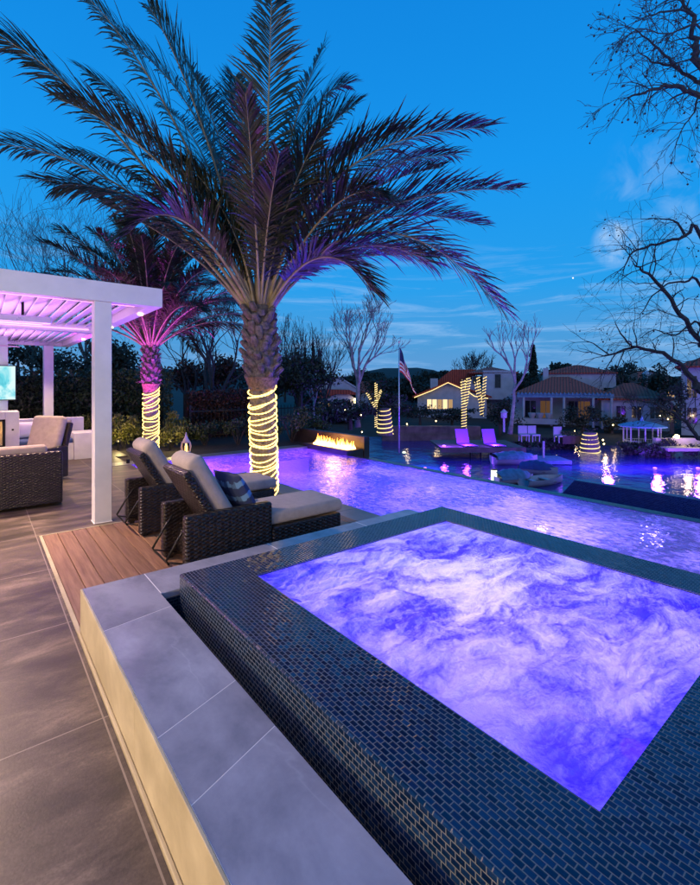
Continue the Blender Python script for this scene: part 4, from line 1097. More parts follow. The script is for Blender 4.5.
# patio clutter on the far shore
rnd = random.Random(12)
for i, (u, v, lb) in enumerate(((524, 440, 'white outdoor chair on the shore, left of a pair'), (534, 440, 'white outdoor chair on the shore, right of a pair'), (560, 441, 'white outdoor chair standing alone near the brown planter'))):
    t = thing('shore_chair', lb, 'chair', W(u, v, 31), YAW + rnd.uniform(-.5, .5), 'white chairs on the shore')
    part('seat', M['stucco'], t, (-.3, -.3, .3, .3, .3, .4)); part('backrest', M['stucco'], t, (-.3, .25, .4, .3, .33, .95))
    for x in (-.28, .22):
        for y in (-.28, .22): part('leg', M['stucco'], t, (x, y, -.1, x + .06, y + .06, .3))
t = cam_thing('shore_planter', 'long low brown planter on the far shore', 'planter', 571, 442, 31); part('box', M['firestone'], t, (-.7, -.3, -.1, .7, .3, .45)); shp = MB(); leaf_cloud(shp, [(rnd.uniform(-.65, .65), rnd.uniform(-.25, .25), rnd.uniform(.45, .75)) for _ in range(150)], .14, rnd); shp.build('plants', M['leafdark'], t)
t = cam_thing('swim_platform', 'low pale floating platform with a mooring post', 'floating dock', 545, 459, 26); part('deck', M['coverteal'], t, (-1.1, -.9, -.15, 1.1, .9, .05)); m = MB(); m.tube([(0, .2, 0), (0, .2, 1.0)], .06, 8); m.build('mooring_post', M['stucco'], t)

# gazebo
g_ = cam_thing('gazebo', 'small pale hexagonal gazebo with a low pitched roof on the far shore', 'gazebo', 642, 448, 30)
k = 30 / F
for i in range(8):
    a = i * math.pi / 4 + .39; m = MB(); m.tube([(1.05 * math.cos(a), 1.05 * math.sin(a), 0), (1.05 * math.cos(a), 1.05 * math.sin(a), 1.42)], .045, 6); m.build('column', M['stucco'], g_)
m = MB(); m.lathe([(1.42, 1.40), (1.42, 1.47), (.8, 1.66), (.12, 1.80), (.03, 2.1)], 8); m.build('roof', M['canvas'], g_)
m = MB(); m.lathe([(1.2, -.25), (1.2, 0)], 8); m.build('floor', M['stucco'], g_)
m = MB()
for i in range(8):
    a = i * math.pi / 4 + .39; b2 = a + math.pi / 4
    if i in (5,): continue
    for z in (.15, .5): m.tube([(1.05 * math.cos(a), 1.05 * math.sin(a), z), (1.05 * math.cos(b2), 1.05 * math.sin(b2), z)], .025, 4)
    for q in range(1, 6):
        x = 1.05 * (math.cos(a) * (1 - q / 6) + math.cos(b2) * q / 6); y = 1.05 * (math.sin(a) * (1 - q / 6) + math.sin(b2) * q / 6); m.tube([(x, y, .15), (x, y, .5)], .012, 3)
m.build('railing', M['stucco'], g_)
# retaining wall and terrace right
t = cam_thing('retaining_wall', 'rough stone retaining wall behind the purple dock', 'wall', 425, 442, 36); m = MB(); m.box(-3.4, 0, -1.2, 4.4, .5, 1.25, .04); m.build('stonework', M['rock'], t)
t = cam_thing('terrace_table', 'lit pale terrace ledge at the far right of the lake', 'terrace', 690, 449, 27)
part('slab', M['stuccowarm'], t, (-1.5, -.3, -.1, 3., 2., .08)); part('low_wall', M['stuccowarm'], t, (-1.2, 1.2, .08, 3, 1.5, .5))
lamp('terrace_lamp', 'POINT', (.2, .4, 1.0), 60, (1, .7, .4), .1, t); m = MB(); m.lathe([(.10, .5), (.13, .55), (.13, .68), (.02, .72)], 8, (.2, 1.35, 0)); m.build('lamp', M['warm'], t)
for (u, v) in ((606, 463), (655, 468), (698, 470), (425, 452), (412, 447)):
    t = cam_thing('underwater_light', {606: 'violet lake light below the conical lit trunk', 655: 'violet lake light below the gazebo', 698: 'violet lake light at the right edge of the water', 425: 'violet lake light right of the flagpole, nearer one', 412: 'violet lake light right of the flagpole, farther one'}[u], 'underwater light', u, v, 24); t.location.z = -2.78
    m = MB(); m.lathe([(.09, 0), (.09, .03), (.04, .05)], 10); m.build('lens', M['violet'], t)
    lamp('lake_lamp', 'POINT', (0, -.2, .7), 220 if u < 500 else 900, (.2, .04, 1.), .15, t)

# ------------------------------------------------------------------ houses
def hip_roof(m, x0, x1, y0, y1, z0, z1, inset, ov=.35, th=.12):
    x0 -= ov; x1 += ov; y0 -= ov; y1 += ov; cy = (y0 + y1) / 2
    vs = [(x0, y0, z0), (x1, y0, z0), (x1, y1, z0), (x0, y1, z0), (x0 + inset, cy, z1), (x1 - inset, cy, z1)]
    vs += [(v[0], v[1], v[2] - th) for v in vs[:4]]
    m.add(vs, [(0, 1, 5, 4), (1, 2, 5), (2, 3, 4, 5), (3, 0, 4), (6, 9, 8, 7), (0, 6, 7, 1), (1, 7, 8, 2), (2, 8, 9, 3), (3, 9, 6, 0)])
def gable_roof(m, x0, x1, y0, y1, z0, z1, ov=.35, th=.14, px=None):
    """gable faces the viewer (ridge along y)"""
    px = (x0 + x1) / 2 if px is None else px; x0 -= ov; x1 += ov; y0 -= ov; y1 += ov
    m.prism([(x0, z0), (px, z1), (x1, z0), (x1, z0 - th), (px, z1 - th), (x0, z0 - th)], y0, y1, 'y')
def win(parent, x0, z0, x1, z1, y, mat='dirtyglass', bars=2):
    f = MB(); t_ = .06
    f.box(x0 - t_, y - .05, z0 - t_, x1 + t_, y - .01, z0); f.box(x0 - t_, y - .05, z1, x1 + t_, y - .01, z1 + t_); f.box(x0 - t_, y - .05, z0, x0, y - .01, z1); f.box(x1, y - .05, z0, x1 + t_, y - .01, z1)
    for b in range(1, bars): xx = x0 + (x1 - x0) * b / bars; f.box(xx - .025, y - .045, z0, xx + .025, y - .015, z1)
    w = f.build('window', M['stucco'], parent); p = MB(); p.box(x0, y - .03, z0, x1, y - .004, z1); p.build('pane', M[mat], w)
def px_house(name, label, u, v, D): 
    th = math.atan((u - 350) / F); t = cam_thing(name, label, 'house', u, v, D); t.rotation_euler[2] = YAW - th; k = D / F * math.cos(th)
    return t, (lambda uu: (uu - u) * k), (lambda vv: (v - vv) * D / F)
# veranda house
h1, ux, vz = px_house('veranda_house', 'low tile roofed house with a pale columned veranda across the lake', 560, 428, 42)
part('wall', M['stucco'], h1, (ux(600), 0., -.6, ux(662), 7, vz(396)), (ux(505), 2.6, -.6, ux(600), 9, vz(394)))
m = MB(); hip_roof(m, ux(514), ux(606), -.2, 9, vz(394), vz(376), 3.4); m.build('roof', M['roof'], h1)
m = MB(); hip_roof(m, ux(600), ux(660), -.1, 7, vz(398), vz(383), 2.4); m.build('roof', M['roof'], h1)
part('upper_wall', M['stucco'], h1, (ux(540), 5.5, vz(388), ux(620), 10, vz(371)))
m = MB(); hip_roof(m, ux(542), ux(618), 5.6, 10, vz(371.5), vz(362), 3.2, .3); m.build('roof', M['roof'], h1)
part('veranda_beam', M['canvas'], h1, (ux(516), -.65, vz(397.5), ux(611), -.5, vz(393.5)))
m = MB()
for i in range(24): x = ux(517) + i * (ux(611) - ux(517)) / 24; m.box(x, -.95, vz(394.6), x + .09, .0, vz(392.6))
m.build('veranda_rafters', M['canvas'], h1)
for uu in (523, 551.5, 564, 592, 609): m = MB(); m.tube([(ux(uu), -.58, vz(426)), (ux(uu), -.58, vz(397.5))], .11, 10); m.build('veranda_column', M['stucco'], h1)
part('veranda_wall', M['stucco'], h1, (ux(510), -1.1, vz(424), ux(558), -.8, vz(418.5)))
for uu in (532, 540, 549):
    m = MB(); m.lathe([(.16, 0), (.3, .3), (.36, .5), (.3, .52)], 12, (ux(uu), -.95, vz(418.5))); m.build('pot', M['stucco'], h1)
for uu in (528, 545, 575, 585): win(h1, ux(uu) - .5, vz(420), ux(uu) + .5, vz(402), 2.6, 'windim' if uu in (545, 585) else 'dirtyglass')
for uu in (618, 632, 648): win(h1, ux(uu) - .35, vz(416), ux(uu) + .35, vz(405), 0., 'dirtyglass')
part('chimney', M['stucco'], h1, (ux(541), 5., vz(384), ux(547), 5.6, vz(366)))
m = MB()
for uu, vv in ((652, 414), (656, 411)): m.lathe([(.03, 0), (.07, .05), (.03, .12)], 6, (ux(uu), -.1, vz(vv)))
m.build('porch_lamps', M['warm'], h1)
# lit gable house
h2, ux, vz = px_house('gabled_house', 'house with a gable outlined in string lights and glowing windows', 450, 418, 50)
m = MB(); m.prism([(ux(417), -.5), (ux(417), vz(397)), (ux(448), vz(383)), (ux(486), vz(398)), (ux(486), -.5)], 0, 8); m.build('wall', M['stucco'], h2)
m = MB(); gable_roof(m, ux(417), ux(486), 0.0, 10, vz(396), vz(381.5), .5, .2, ux(448)); m.build('roof', M['roof'], h2)
part('upper_wall', M['stucco'], h2, (ux(470), 4., 0, ux(515), 11, vz(380)), (ux(484), 2.5, vz(400), ux(515), 4, vz(370)))
m = MB(); m.prism([(ux(420), vz(393)), (ux(452), vz(368)), (ux(478), vz(368)), (ux(478), vz(392))], 5, 11); m.build('roof', M['roof'], h2)
m = MB(); hip_roof(m, ux(474), ux(515), 3., 11, vz(372), vz(365), 2.4, .5); m.build('roof', M['roof'], h2)
win(h2, ux(474), vz(384), ux(486), vz(376), 3.99, 'dirtyglass'); win(h2, ux(496), vz(388), ux(502), vz(374), 2.5, 'dirtyglass', 1)
for i in range(5): win(h2, ux(427 + i * 5.3), vz(409), ux(427 + i * 5.3 + 4.4), vz(399.5), 0, 'winwarm' if i in (0, 1, 3) else 'winpale', 1)
m = MB(); m.tube([(ux(414), -.55, vz(397.6)), (ux(432), -.55, vz(390.5)), (ux(448), -.55, vz(382.6)), (ux(466), -.55, vz(390.5)), (ux(474), -.55, vz(396)), (ux(487), -.55, vz(398))], .045, 5); m.build('eave_lights', M['ropefar'], h2)
part('chimney', M['stucco'], h2, (ux(429), 3., vz(391), ux(437), 4, vz(378)))
# cottage behind the bare trees
h3, ux, vz = px_house('cottage', 'pale gabled cottage seen through bare trees above the fire pit', 335, 415, 44)
m = MB(); m.prism([(ux(304), -.5), (ux(304), vz(398)), (ux(336), vz(398)), (ux(336), -.5)], 1.5, 7); m.build('wall', M['stucco'], h3)
m = MB(); m.prism([(ux(318), -.5), (ux(318), vz(400)), (ux(345), vz(392)), (ux(358), vz(400)), (ux(358), -.5)], 0, 4); m.build('porch_wall', M['stucco'], h3)
m = MB(); m.prism([(ux(311), vz(392)), (ux(338), vz(376)), (ux(358), vz(389)), (ux(358), vz(393))], 4, 9); m.build('gable_wall', M['stucco'], h3)
m = MB(); m.prism([(ux(302), vz(401)), (ux(312), vz(389)), (ux(350), vz(390)), (ux(360), vz(395)), (ux(336), vz(394)), (ux(318), vz(401))], -.3, 4.2); m.build('roof', M['roof'], h3)
m = MB(); m.tube([(ux(309), 3.9, vz(392)), (ux(338), 3.9, vz(375.4)), (ux(360), 3.9, vz(389))], .1, 4); m.build('bargeboard', M['stucco'], h3)
for uu in (322, 328): win(h3, ux(uu) - .22, vz(409), ux(uu) + .22, vz(402.5), 0, 'winpale', 1)
m = MB(); m.lathe([(.08, 0), (.14, .1), (.14, .35), (.05, .45)], 8, (ux(355), -.3, vz(403))); m.build('porch_lamp', M['warm'], h3)
# right house
h4, ux, vz = px_house('villa', 'two storey pale villa with a red tile roof at the right edge', 700, 428, 34)
part('wall', M['stucco'], h4, (ux(681), 0, -.6, ux(780), 9, vz(366)))
m = MB(); hip_roof(m, ux(681), ux(780), 0, 9, vz(366), vz(346), 3.2, .4); m.build('roof', M['roof'], h4)
win(h4, ux(687), vz(398), ux(697), vz(376), 0, 'dirtyglass'); win(h4, ux(687), vz(424), ux(697), vz(408), 0, 'dirtyglass')
part('doorway', M['bark'], h4, (ux(684), -.04, vz(424), ux(686), -.01, vz(404)))
# roofs behind
for i, (u, v, D, wd, hg, rf, lb) in enumerate(((662, 400, 60, 6, 2.2, 1.6, 'dark roofed house between the veranda house and the villa'), (400, 402, 62, 5.5, 1.3, 1.0, 'low house with a pale gable left of the lit gable'), (365, 402, 66, 4, 1.5, 1.5, 'small house behind the pale bare tree'), (592, 398, 75, 7, 2, 2.4, 'distant house behind the veranda roof'))):
    t = cam_thing('distant_house', lb, 'house', u, v, D); part('wall', M['stucco'], t, (-wd / 2, 0, -1.5, wd / 2, 6, hg)); m = MB(); hip_roof(m, -wd / 2, wd / 2, 0, 6, hg, hg + rf, 2.); m.build('roof', M['roof'], t)
    win(t, -1.6, .4, -.6, 1.1, 0, 'dirtyglass'); win(t, .6, .4, 1.6, 1.1, 0, 'winpale' if i == 0 else 'dirtyglass')
t = cam_thing('cupola', 'tiny white cupola with a domed top above the right roofs', 'cupola', 647, 379, 58); m = MB(); m.lathe([(.5, -.6), (.5, .5), (.62, .55), (.4, .9), (.05, 1.1)], 8); m.build('dome', M['stucco'], t)

# ------------------------------------------------------------------ trees behind
def leafy(label, u, vb, D, r, hc, n, seed, mat='leafblack', size=.3, group=None, name='evergreen_tree', trunk=True, clumps=14):
    rnd = random.Random(seed); t = cam_thing(name, label, 'tree', u, vb, D, group)
    m = MB(); leaf_cloud(m, blob_pts(n, (0, 0, hc), r, rnd, clumps, .2), size, rnd); m.build('crown', M[mat], t)
    m = MB(); m.tube([(0, 0, -.3), (0, 0, hc * .5), (0, 0, hc)], [.16, .12, .05], 7); m.build('trunk', M['bark'], t); return t
def conifer(label, u, vb, vt, D, w, n, seed, name='conifer'):
    rnd = random.Random(seed); t = cam_thing(name, label, 'tree', u, vb, D); k = D / F; h = (vb - vt) * k; w *= k
    m = MB(); pts = []
    for _ in range(n):
        q = rnd.random(); a = rnd.uniform(0, 6.28); lay = .75 + .25 * math.sin(q * 40 + 2 * math.sin(a * 2)); rr = w / 2 * (1 - q) ** .75 * rnd.uniform(.3, 1) * lay * (1 if q > .1 else q * 8)
        pts.append((rr * math.cos(a), rr * math.sin(a), h * (.06 + .94 * q)))
    leaf_cloud(m, pts, h * .05, rnd, .4, aspect=2.5); m.build('crown', M['leafblack'], t)
    m = MB(); m.tube([(0, 0, -.3), (0, 0, h * .95)], [w * .06, .02], 6); m.build('trunk', M['bark'], t); return t
conifer('tall dark conifer rising behind the left end of the veranda roof', 533, 420, 345, 62, 26, 2600, 1)
conifer('smaller dark conifer beside the tall one behind the veranda roof', 552, 410, 362, 70, 18, 1200, 2)
for i, u in enumerate((298, 305, 313, 319)):
    conifer(('leftmost and shorter', 'second', 'tallest, third', 'fourth, rightmost')[i] + ' of four slim cypresses right of the big palm', u, 420, (352, 348, 343, 350)[i], 55, 8, 1100, 10 + i, 'cypress')
bk = [(385, 418, 30, (2.0, 1.2, 1.3), 1.2, 'dark bush behind the wrapped trees left of the flagpole'), (420, 432, 40, (3.2, 1.2, .8), 1.6, 'long dark bush in front of the lit windows'), (452, 430, 41, (2.4, 1.2, .8), 1.5, 'dark bush under the lit gable'),
      (500, 432, 38, (2.2, 1.2, 1.4), 1.7, 'dark bush left of the veranda'), (350, 425, 28, (2.2, 1.2, .8), .9, 'dark bush at the foot of the pale bare tree'), (322, 430, 26, (1.8, 1.2, 1.3), 1.2, 'dark bush below the cottage'),
      (583, 436, 38, (2.2, .8, 1.3), 1.6, 'dark shrub before the right half of the veranda'), (612, 434, 37, (1.5, .8, .7), .8, 'spiky dark shrub left behind the gazebo'), (672, 430, 33, (1.3, .9, 2.2), 2.0, 'tall dark bush between the gazebo and villa'),
      (630, 452, 29, (1.2, .6, .45), .3, 'low dark bush below the gazebo on the left'), (668, 456, 27.5, (2.0, .7, .75), .35, 'rounded dark bush right of the gazebo'), (552, 448, 31.5, (3.0, .6, .4), .3, 'low dark shoreline planting left of the conical trunk')]
for i, (u, v, D, r, hc, lb) in enumerate(bk): leafy(lb, u, v, D, r, hc, 1500, 70 + i, 'leafblack', .22, name='dark_bush')
for i, (u, vb, D, r, hc, lb) in enumerate(((622, 395, 90, (5.5, 4, 3.2), 3.8, 'rounded tree crown behind the veranda house'), (598, 395, 95, (3.5, 3, 2.2), 2.8, 'small rounded tree left of the larger crown behind the veranda'), (650, 395, 88, (4, 3, 2.4), 2.5, 'dark tree behind the cupola'), (405, 395, 100, (6, 4, 2.6), 2., 'dark hillside tree behind the flag'), (380, 395, 98, (5, 4, 3.), 2.5, 'dark tree right of the pale bare tree'),
      (350, 395, 85, (5, 3, 2.), 2., 'dark tree behind the cottage gable'), (285, 400, 60, (3.5, 3, 3), 2.8, 'dark tree behind the big palm trunk'), (455, 390, 90, (6, 3, 1.6), 1.6, 'dark tree behind the lit gable roof'), (425, 392, 110, (5, 3, 2.2), 3.2, 'dark tree on the skyline right of the flag'), (440, 392, 120, (6, 3, 1.8), 4.2, 'small skyline tree on the hill behind the lit gable'), (368, 392, 115, (5, 3, 2.2), 4, 'skyline tree left of the flagpole'), (560, 392, 100, (4, 3, 2.), 4.5, 'skyline tree behind the veranda chimney'))):
    leafy(lb, u, vb, D, r, hc, 2600, 90 + i, 'leafblack', .55, clumps=20)
for i, (u, D, r, hc, lb) in enumerate(((390, 58, (4, 2, 1.8), 1.6, 'dark tree behind the flag close to the low houses'), (412, 60, (3.4, 2, 1.4), 1.3, 'dark tree between the flag and lit gable house'), (505, 56, (2.6, 2, 2.), 2.0, 'dark tree behind the pale slender tree'), (522, 58, (2.2, 2, 1.7), 1.9, 'dark tree just left of the conifers'), (608, 62, (3.2, 2, 1.6), 2.2, 'dark tree above the right wing of the veranda house'), (664, 50, (2.6, 2, 2.2), 2.1, 'dark tree filling the gap left of the villa'), (345, 52, (3., 2, 1.3), 1.0, 'dark tree beside the cottage on its right'))):
    leafy(lb, u, HZ + 2.0 * F / D, D, r, hc, 2600, 160 + i, 'leafblack', .36, clumps=18)
# left background dark trees over the hedge
for i, (u, D, r, hc, lb) in enumerate(((18, 22, (3.2, 2, 1.6), 1.8, 'dark tree above the hedge at the far left'), (80, 21, (2.6, 2, 1.5), 1.5, 'dark tree above the hedge by the far pergola post'), (112, 19, (1.3, 1, 1.3), 1.6, 'narrow dark tree above the hedge by the near pergola post'), (262, 20, (2.4, 1.6, 1.5), 1.2, 'dark tree filling the gap behind the big palm'), (300, 21, (1.8, 1.6, 1.1), 1., 'dark thicket left above the fire pit'), (205, 20, (2, 1.2, 1.2), 1.1, 'dark reddish thicket beyond the garden gate'))):
    leafy(lb, u, HZ + 1.65 * F / D, D, r, hc + 1.0, 3200, 120 + i, 'leafblack' if i < 5 else 'leafred', .17, clumps=16)
# bare trees
def bt(label, u, vb, D, vt, r, depth, seed, mat='bark', **kw):
    b = W(u, vb, D); return bare_tree('bare_tree', label, b, (vb - vt) * D / F, r, depth, seed, M[mat], **kw)
bt('bare pale barked tree standing alone left of the flagpole', 358, 425, 30, 312, .17, 5, 31, 'barkpale', spread=.42, up=.2, kids=(2, 3), trunk=.42, minr=.012, forks=5, fe=(.35, .7))
bt('pale slender bare tree left of the veranda', 510, 432, 34, 335, .16, 4, 33, 'barkpale', spread=.35, up=.25, kids=(2, 3), trunk=.5, minr=.014, forks=3, lean=(.12, -.05), fe=(.15, .35))
bt('tall dark bare tree between the two palms', 213, 455, 17, 285, .12, 5, 35, 'bark', spread=.6, up=.2, kids=(2, 3), trunk=.35, minr=.007, forks=5)
bt('dark bare tree close left behind the big palm', 188, 455, 19, 300, .09, 4, 36, 'bark', spread=.65, up=.18, kids=(2, 3), trunk=.35, minr=.007, forks=4)
bt('twiggy bare tree just right of the big palm', 300, 440, 22, 320, .09, 5, 37, 'bark', spread=.35, up=.3, kids=(2, 3), trunk=.3, minr=.007, forks=5)
bt('twiggy bare tree above the cottage', 325, 430, 30, 325, .10, 4, 38, 'bark', spread=.4, up=.3, kids=(2, 3), trunk=.3, minr=.01, forks=5)
bt('thin pale bare tree right above the fire pit', 314, 438, 24, 372, .07, 3, 39, 'barkpale', spread=.4, up=.25, trunk=.55, minr=.01, forks=3)
bt('fine bare treetop above the left end of the pergola beam', 30, 440, 26, 218, .10, 5, 40, 'barkgrey', spread=.55, up=.16, kids=(2, 3), trunk=.45, minr=.006, forks=5)
bt('fine bare treetop above the right half of the pergola beam', 85, 440, 27, 226, .10, 5, 41, 'barkgrey', spread=.55, up=.18, kids=(2, 3), trunk=.45, minr=.006, forks=5)
bt('bare treetop behind the lit gable roof', 478, 400, 80, 350, .16, 4, 42, 'bark', spread=.5, up=.2, trunk=.3, minr=.03, forks=6)
bt('bare treetop far behind the veranda', 470, 395, 95, 352, .2, 4, 43, 'bark', spread=.55, up=.2, trunk=.3, minr=.03, forks=6)
bt('small bare tree before the veranda right end', 640, 440, 36, 392, .07, 4, 44, 'bark', spread=.6, up=.15, trunk=.35, minr=.012, forks=4)

def limb_tree(label, base, limbs, seed, D, r0, twigL, balls_r, dens=1.):
    """sycamore: limbs follow drawn paths, twigs grow from them"""
    rnd = random.Random(seed); t = thing('sycamore_tree', label, 'tree', base); b = Vector(base)
    m = MB(); tr = MB(); balls = []
    crown = W(limbs[0][0][0] + 50, limbs[0][0][1] + 30, D) - b
    tr.tube([(0, 0, -.3), crown * .5 + Vector((.1, 0, 0)), crown], [r0, r0 * .8, r0 * .6], 10); tr.build('trunk', M['bark'], t, True)
    for li, L in enumerate(limbs):
        pts = [W(u, v, D + dd) - b for u, v, dd in L[:-1]] ; r = L[-1]
        pts = [crown if crown.z < pts[0].z + 1 else crown] + pts if L[0][0] >= 699 else pts
        # smooth the path
        P = []
        for i in range(len(pts) - 1):
            a0 = pts[max(0, i - 1)]; a1 = pts[i]; a2 = pts[i + 1]; a3 = pts[min(len(pts) - 1, i + 2)]
            for s in (0, .25, .5, .75):
                P.append(.5 * ((2 * a1) + (a2 - a0) * s + (2 * a0 - 5 * a1 + 4 * a2 - a3) * s * s + (-a0 + 3 * a1 - 3 * a2 + a3) * s ** 3) + Vector((rnd.gauss(0, r * .5), rnd.gauss(0, r * .5), rnd.gauss(0, r * .5))))
        P.append(pts[-1]); n = len(P)
        m.tube(P, [max(.009, 1.6 * r * (1 - .82 * i / n)) for i in range(n)], 7, cap=False)
        for i in range(2, n):
            tg = (P[i] - P[i - 1]).normalized()
            for _ in range(int(2 * dens + rnd.random())):
                ax = Vector((rnd.gauss(0, 1), rnd.gauss(0, 1), rnd.gauss(0, 1))); ax = (ax - tg * ax.dot(tg)).normalized()
                dd = (tg * .6 + ax + Vector((0, 0, .1))).normalized()
                grow(m, P[i].copy(), dd, twigL * rnd.uniform(.5, 1.2), max(.006, r * .28), 2, rnd, .6, -.02, (2, 3), balls, .0035, .7, .5)
        grow(m, P[-1].copy(), (P[-1] - P[-2]).normalized(), twigL, max(.006, r * .2), 3, rnd, .55, 0., (2, 3), balls, .0035, .7, .4)
    for p in balls:
        rr = balls_r * rnd.uniform(.7, 1.3); q = p - Vector((0, 0, rr * 1.5)); m.lathe([(rr * .4, -rr * .9), (rr * .9, -rr * .4), (rr, 0), (rr * .8, rr * .5), (rr * .3, rr * .95)], 6, q)
    m.build('branches', M['bark'], t)
    return t
DA = 8.5
ba = W(800, 385, DA); ba.z = -1.2
limb_tree('overhanging bare sycamore with seed balls in the top right corner', ba, [
    [(703, 66, 0), (696, 50, 0), (694, 34, .1), (693, 14, .1), (680, 2, .2), (660, -20, .3), .045],
    [(703, 96, 0), (686, 91, 0), (668, 85, -.1), (655, 89, -.2), (640, 94, -.3), (628, 98, -.3), .035],
    [(703, 84, .1), (692, 78, .2), (675, 66, .3), (663, 52, .4), (648, 40, .5), (636, 30, .5), .028],
    [(675, 66, .3), (660, 64, .2), (648, 60, .1), (638, 50, .1), .016],
    [(693, 14, .1), (675, 10, -.3), (655, 14, -.5), (635, 22, -.6), .016],
    [(703, 96, 0), (694, 112, -.1), (683, 128, -.2), (676, 145, -.3), .014],
    [(703, 30, -.6), (685, 28, -.7), (668, 34, -.8), (650, 30, -.9), .014]], 5, DA, .16, .40, .018, .55)
DB = 16
bb = W(770, 385, DB); bb.z = -2.7
limb_tree('leaning bare sycamore over the lake at the right edge', bb, [
    [(703, 392, 0), (696, 386, 0), (682, 367, 0), (658, 351, .2), (633, 348, .4), (604, 356, .6), .085],
    [(703, 348, 0), (700, 343, 0), (679, 313, -.2), (663, 288, -.4), (644, 272, -.6), (637, 264, -.7), .075],
    [(703, 239, 0), (685, 237, 0), (658, 244, -.3), (633, 252, -.5), (624, 269, -.6), .05],
    [(685, 237, 0), (679, 225, 0), (668, 219, 0), (641, 219, -.2), .03],
    [(703, 290, .5), (685, 282, .5), (668, 284, .5), (650, 300, .5), (640, 318, .5), .035],
    [(633, 348, .4), (622, 335, .4), (615, 322, .3), .025],
    [(703, 440, -.3), (690, 425, -.3), (670, 412, -.3), (650, 402, -.2), (625, 398, 0), .05],
    [(703, 330, .6), (690, 325, .6), (675, 335, .7), (655, 330, .8), (640, 338, .8), .03]], 8, DB, .3, .85, .024, .5)

# small garden lights seen as points among the shrubs
shore = [(407, 424, 37, 'warm point of light above the left end of the retaining wall'), (436, 421, 37, 'warm point of light on the hedge under the lit windows'), (520, 428, 36, 'warm point of light left of the veranda steps'), (556, 436, 33, 'warm point of light behind the lone white chair'), (575, 431, 36, 'warm point of light below the veranda right column'), (604, 444, 30, 'low warm point of light between the conical trunk and gazebo'), (613, 425, 36, 'warm point of light above the gazebo roof on the left'), (668, 419, 33, 'upper warm point of light left of the villa'), (674, 437, 30, 'lower warm point of light left of the villa'), (603, 440, 31, 'upper warm point of light between the conical trunk and gazebo')]
for u, v, D, lb in shore:
    t = cam_thing('glow_bulb', lb, 'garden light', u, v, D)
    m = MB(); m.lathe([(.01, -.06), (.06, 0), (.01, .06)], 8); m.build('bulb', M['warm'], t); m = MB(); m.tube([(0, 0, -.06), (0, 0, -1.)], .012, 4); m.build('stake', M['black'], t)
    lamp('bulb_lamp', 'POINT', (0, -.25, .1), 14, (1, .65, .3), .05, t)
for i, (u, v, D) in enumerate(((345, 410, 27), (361, 415, 26), (362, 432, 25), (238, 401, 15.5), (198, 425, 15), (224, 404, 16))):
    t = cam_thing('glow_bulb', ('point of warm light below the pale bare tree', 'upper point of warm light by the glass side of the fire pit', 'lower point of warm light by the glass side of the fire pit', 'brightest point of light left of the big palm trunk', 'point of light left beyond the garden fence', 'faint point of light above the garden gate')[i], 'garden light', u, v, D)
    m = MB(); m.lathe([(.01, -.04), (.04, 0), (.01, .04)], 8); m.build('bulb', M['warm'], t); m = MB(); m.tube([(0, 0, -.04), (0, 0, -.04 - max(.3, W(u, v, D).z + (.0 if D < 20 else 2.3)))], .012, 4); m.build('stake', M['black'], t)

# ------------------------------------------------------------------ world, sun, camera
wd = bpy.data.worlds.new('World'); sc.world = wd; wd.use_nodes = True; wd.node_tree.nodes.clear(); g = N(wd.node_tree)
SUN_EL, SUN_ROT = R(1.), R(208)
sky = g.new('ShaderNodeTexSky', None, sky_type='NISHITA', sun_disc=False, sun_elevation=SUN_EL, sun_rotation=SUN_ROT)
dirv = g.new('ShaderNodeTexCoord').outputs['Generated']
sz = g.new('ShaderNodeSeparateXYZ', {0: dirv}).outputs[2]
grad = g.ramp(sz, [(0., (.12, .33, .66)), (.08, (.055, .32, .70)), (.2, (.006, .33, .83)), (.42, (.0, .295, .85)), (.65, (.0, .235, .75)), (1., (.0, .11, .5))])
st = g.vec('MULTIPLY', dirv, (1.6, 1.6, 17.)); wn_ = g.noise(st, 2.2, 9, .68, .8)
band = g.ramp(sz, [(0.0, (.5, .5, .5)), (.10, (1, 1, 1)), (.2, (.7, .7, .7)), (.30, (0, 0, 0))])
cl = g.math('MULTIPLY', g.ramp(wn_, [(.50, (0, 0, 0)), (.72, (1, 1, 1))]), band)
def spot_mask(u, v, c0, c1):
    d = (W(u, v, 10) - Vector((0, 0, H))).normalized()
    dp = g.new('ShaderNodeVectorMath', {0: g.vec('NORMALIZE', dirv), 1: tuple(d)}, operation='DOT_PRODUCT').outputs['Value']
    return g.new('ShaderNodeMapRange', {0: dp, 1: c0, 2: c1, 3: 0., 4: 1.}, interpolation_type='SMOOTHSTEP').outputs[0]
n5 = g.noise(dirv, 16., 7, .6, .4)
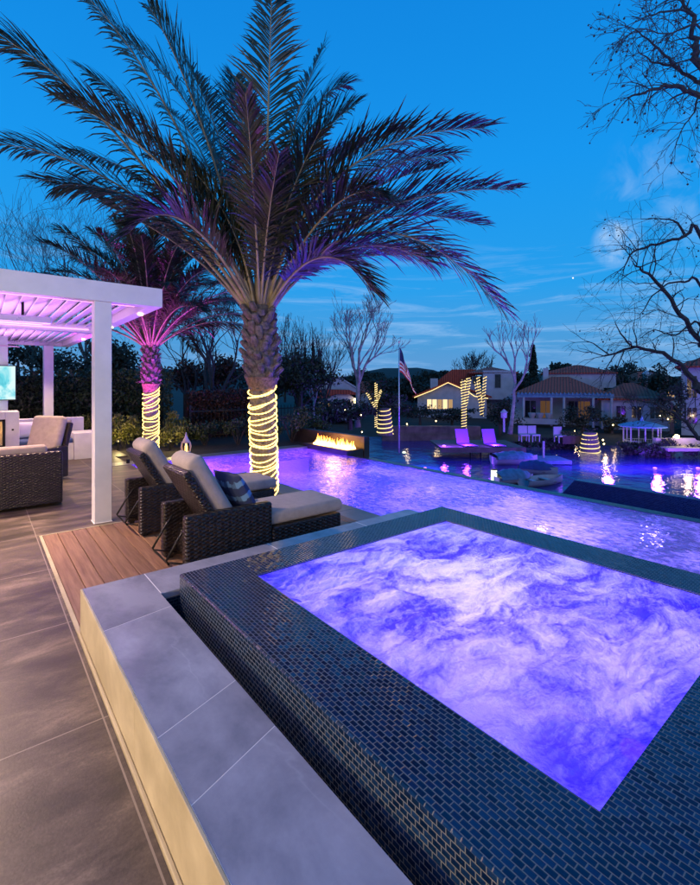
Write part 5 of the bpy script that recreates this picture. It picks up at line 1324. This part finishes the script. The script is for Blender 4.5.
puff = g.math('MULTIPLY', spot_mask(618, 243, .9988, .99995), g.ramp(n5, [(.36, (.05, .05, .05)), (.6, (1, 1, 1))]))
puff2 = g.math('MULTIPLY', spot_mask(680, 190, .990, .9995), g.ramp(n5, [(.45, (0, 0, 0)), (.65, (.75, .75, .75))]))
c_all = g.math('MINIMUM', g.math('ADD', g.math('MULTIPLY', cl, .7), g.math('ADD', g.math('MULTIPLY', puff, 1.1), g.math('MULTIPLY', puff2, .4))), 1.)
colr = g.mix(c_all, grad, (.36, .60, .95, 1))
star = spot_mask(573, 278, .9999988, .9999996)
colr = g.mix(star, colr, (1.4, 1.5, 1.6, 1))
bg1 = g.new('ShaderNodeBackground', {'Color': colr, 'Strength': 1.}); bg2 = g.new('ShaderNodeBackground', {'Color': sky.outputs[0], 'Strength': .015})
ad = g.new('ShaderNodeAddShader', {0: bg1.outputs[0], 1: bg2.outputs[0]}); wo = g.new('ShaderNodeOutputWorld', {0: ad.outputs[0]})
s = bpy.data.lights.new('sun', 'SUN'); s.energy = .34; s.angle = R(25); s.color = (1, .55, .42); so = bpy.data.objects.new('sun', s); C.objects.link(so)
so.rotation_euler = Vector((.45, .85, -.42)).to_track_quat('-Z', 'Y').to_euler()
cam = bpy.data.cameras.new('camera'); co = bpy.data.objects.new('camera', cam); C.objects.link(co); sc.camera = co
co.location = (0, 0, H); co.rotation_euler = (R(90), 0, YAW)
cam.sensor_width = 36; cam.sensor_fit = 'AUTO'; cam.lens = F / 885 * 36; cam.shift_y = -(442.5 - HZ) / 885; cam.clip_start = .05; cam.clip_end = 3000
sc.view_settings.view_transform = 'Standard'; sc.view_settings.look = 'None'; sc.view_settings.exposure = 0; sc.view_settings.gamma = 1; sc.view_settings.use_curve_mapping = False
sc.render.engine = 'CYCLES'; cy = sc.cycles
cy.use_denoising = True; cy.max_bounces = 6; cy.diffuse_bounces = 3; cy.glossy_bounces = 3; cy.transmission_bounces = 4; cy.transparent_max_bounces = 8
cy.sample_clamp_indirect = 4.; cy.sample_clamp_direct = 0.; cy.caustics_reflective = False; cy.caustics_refractive = False
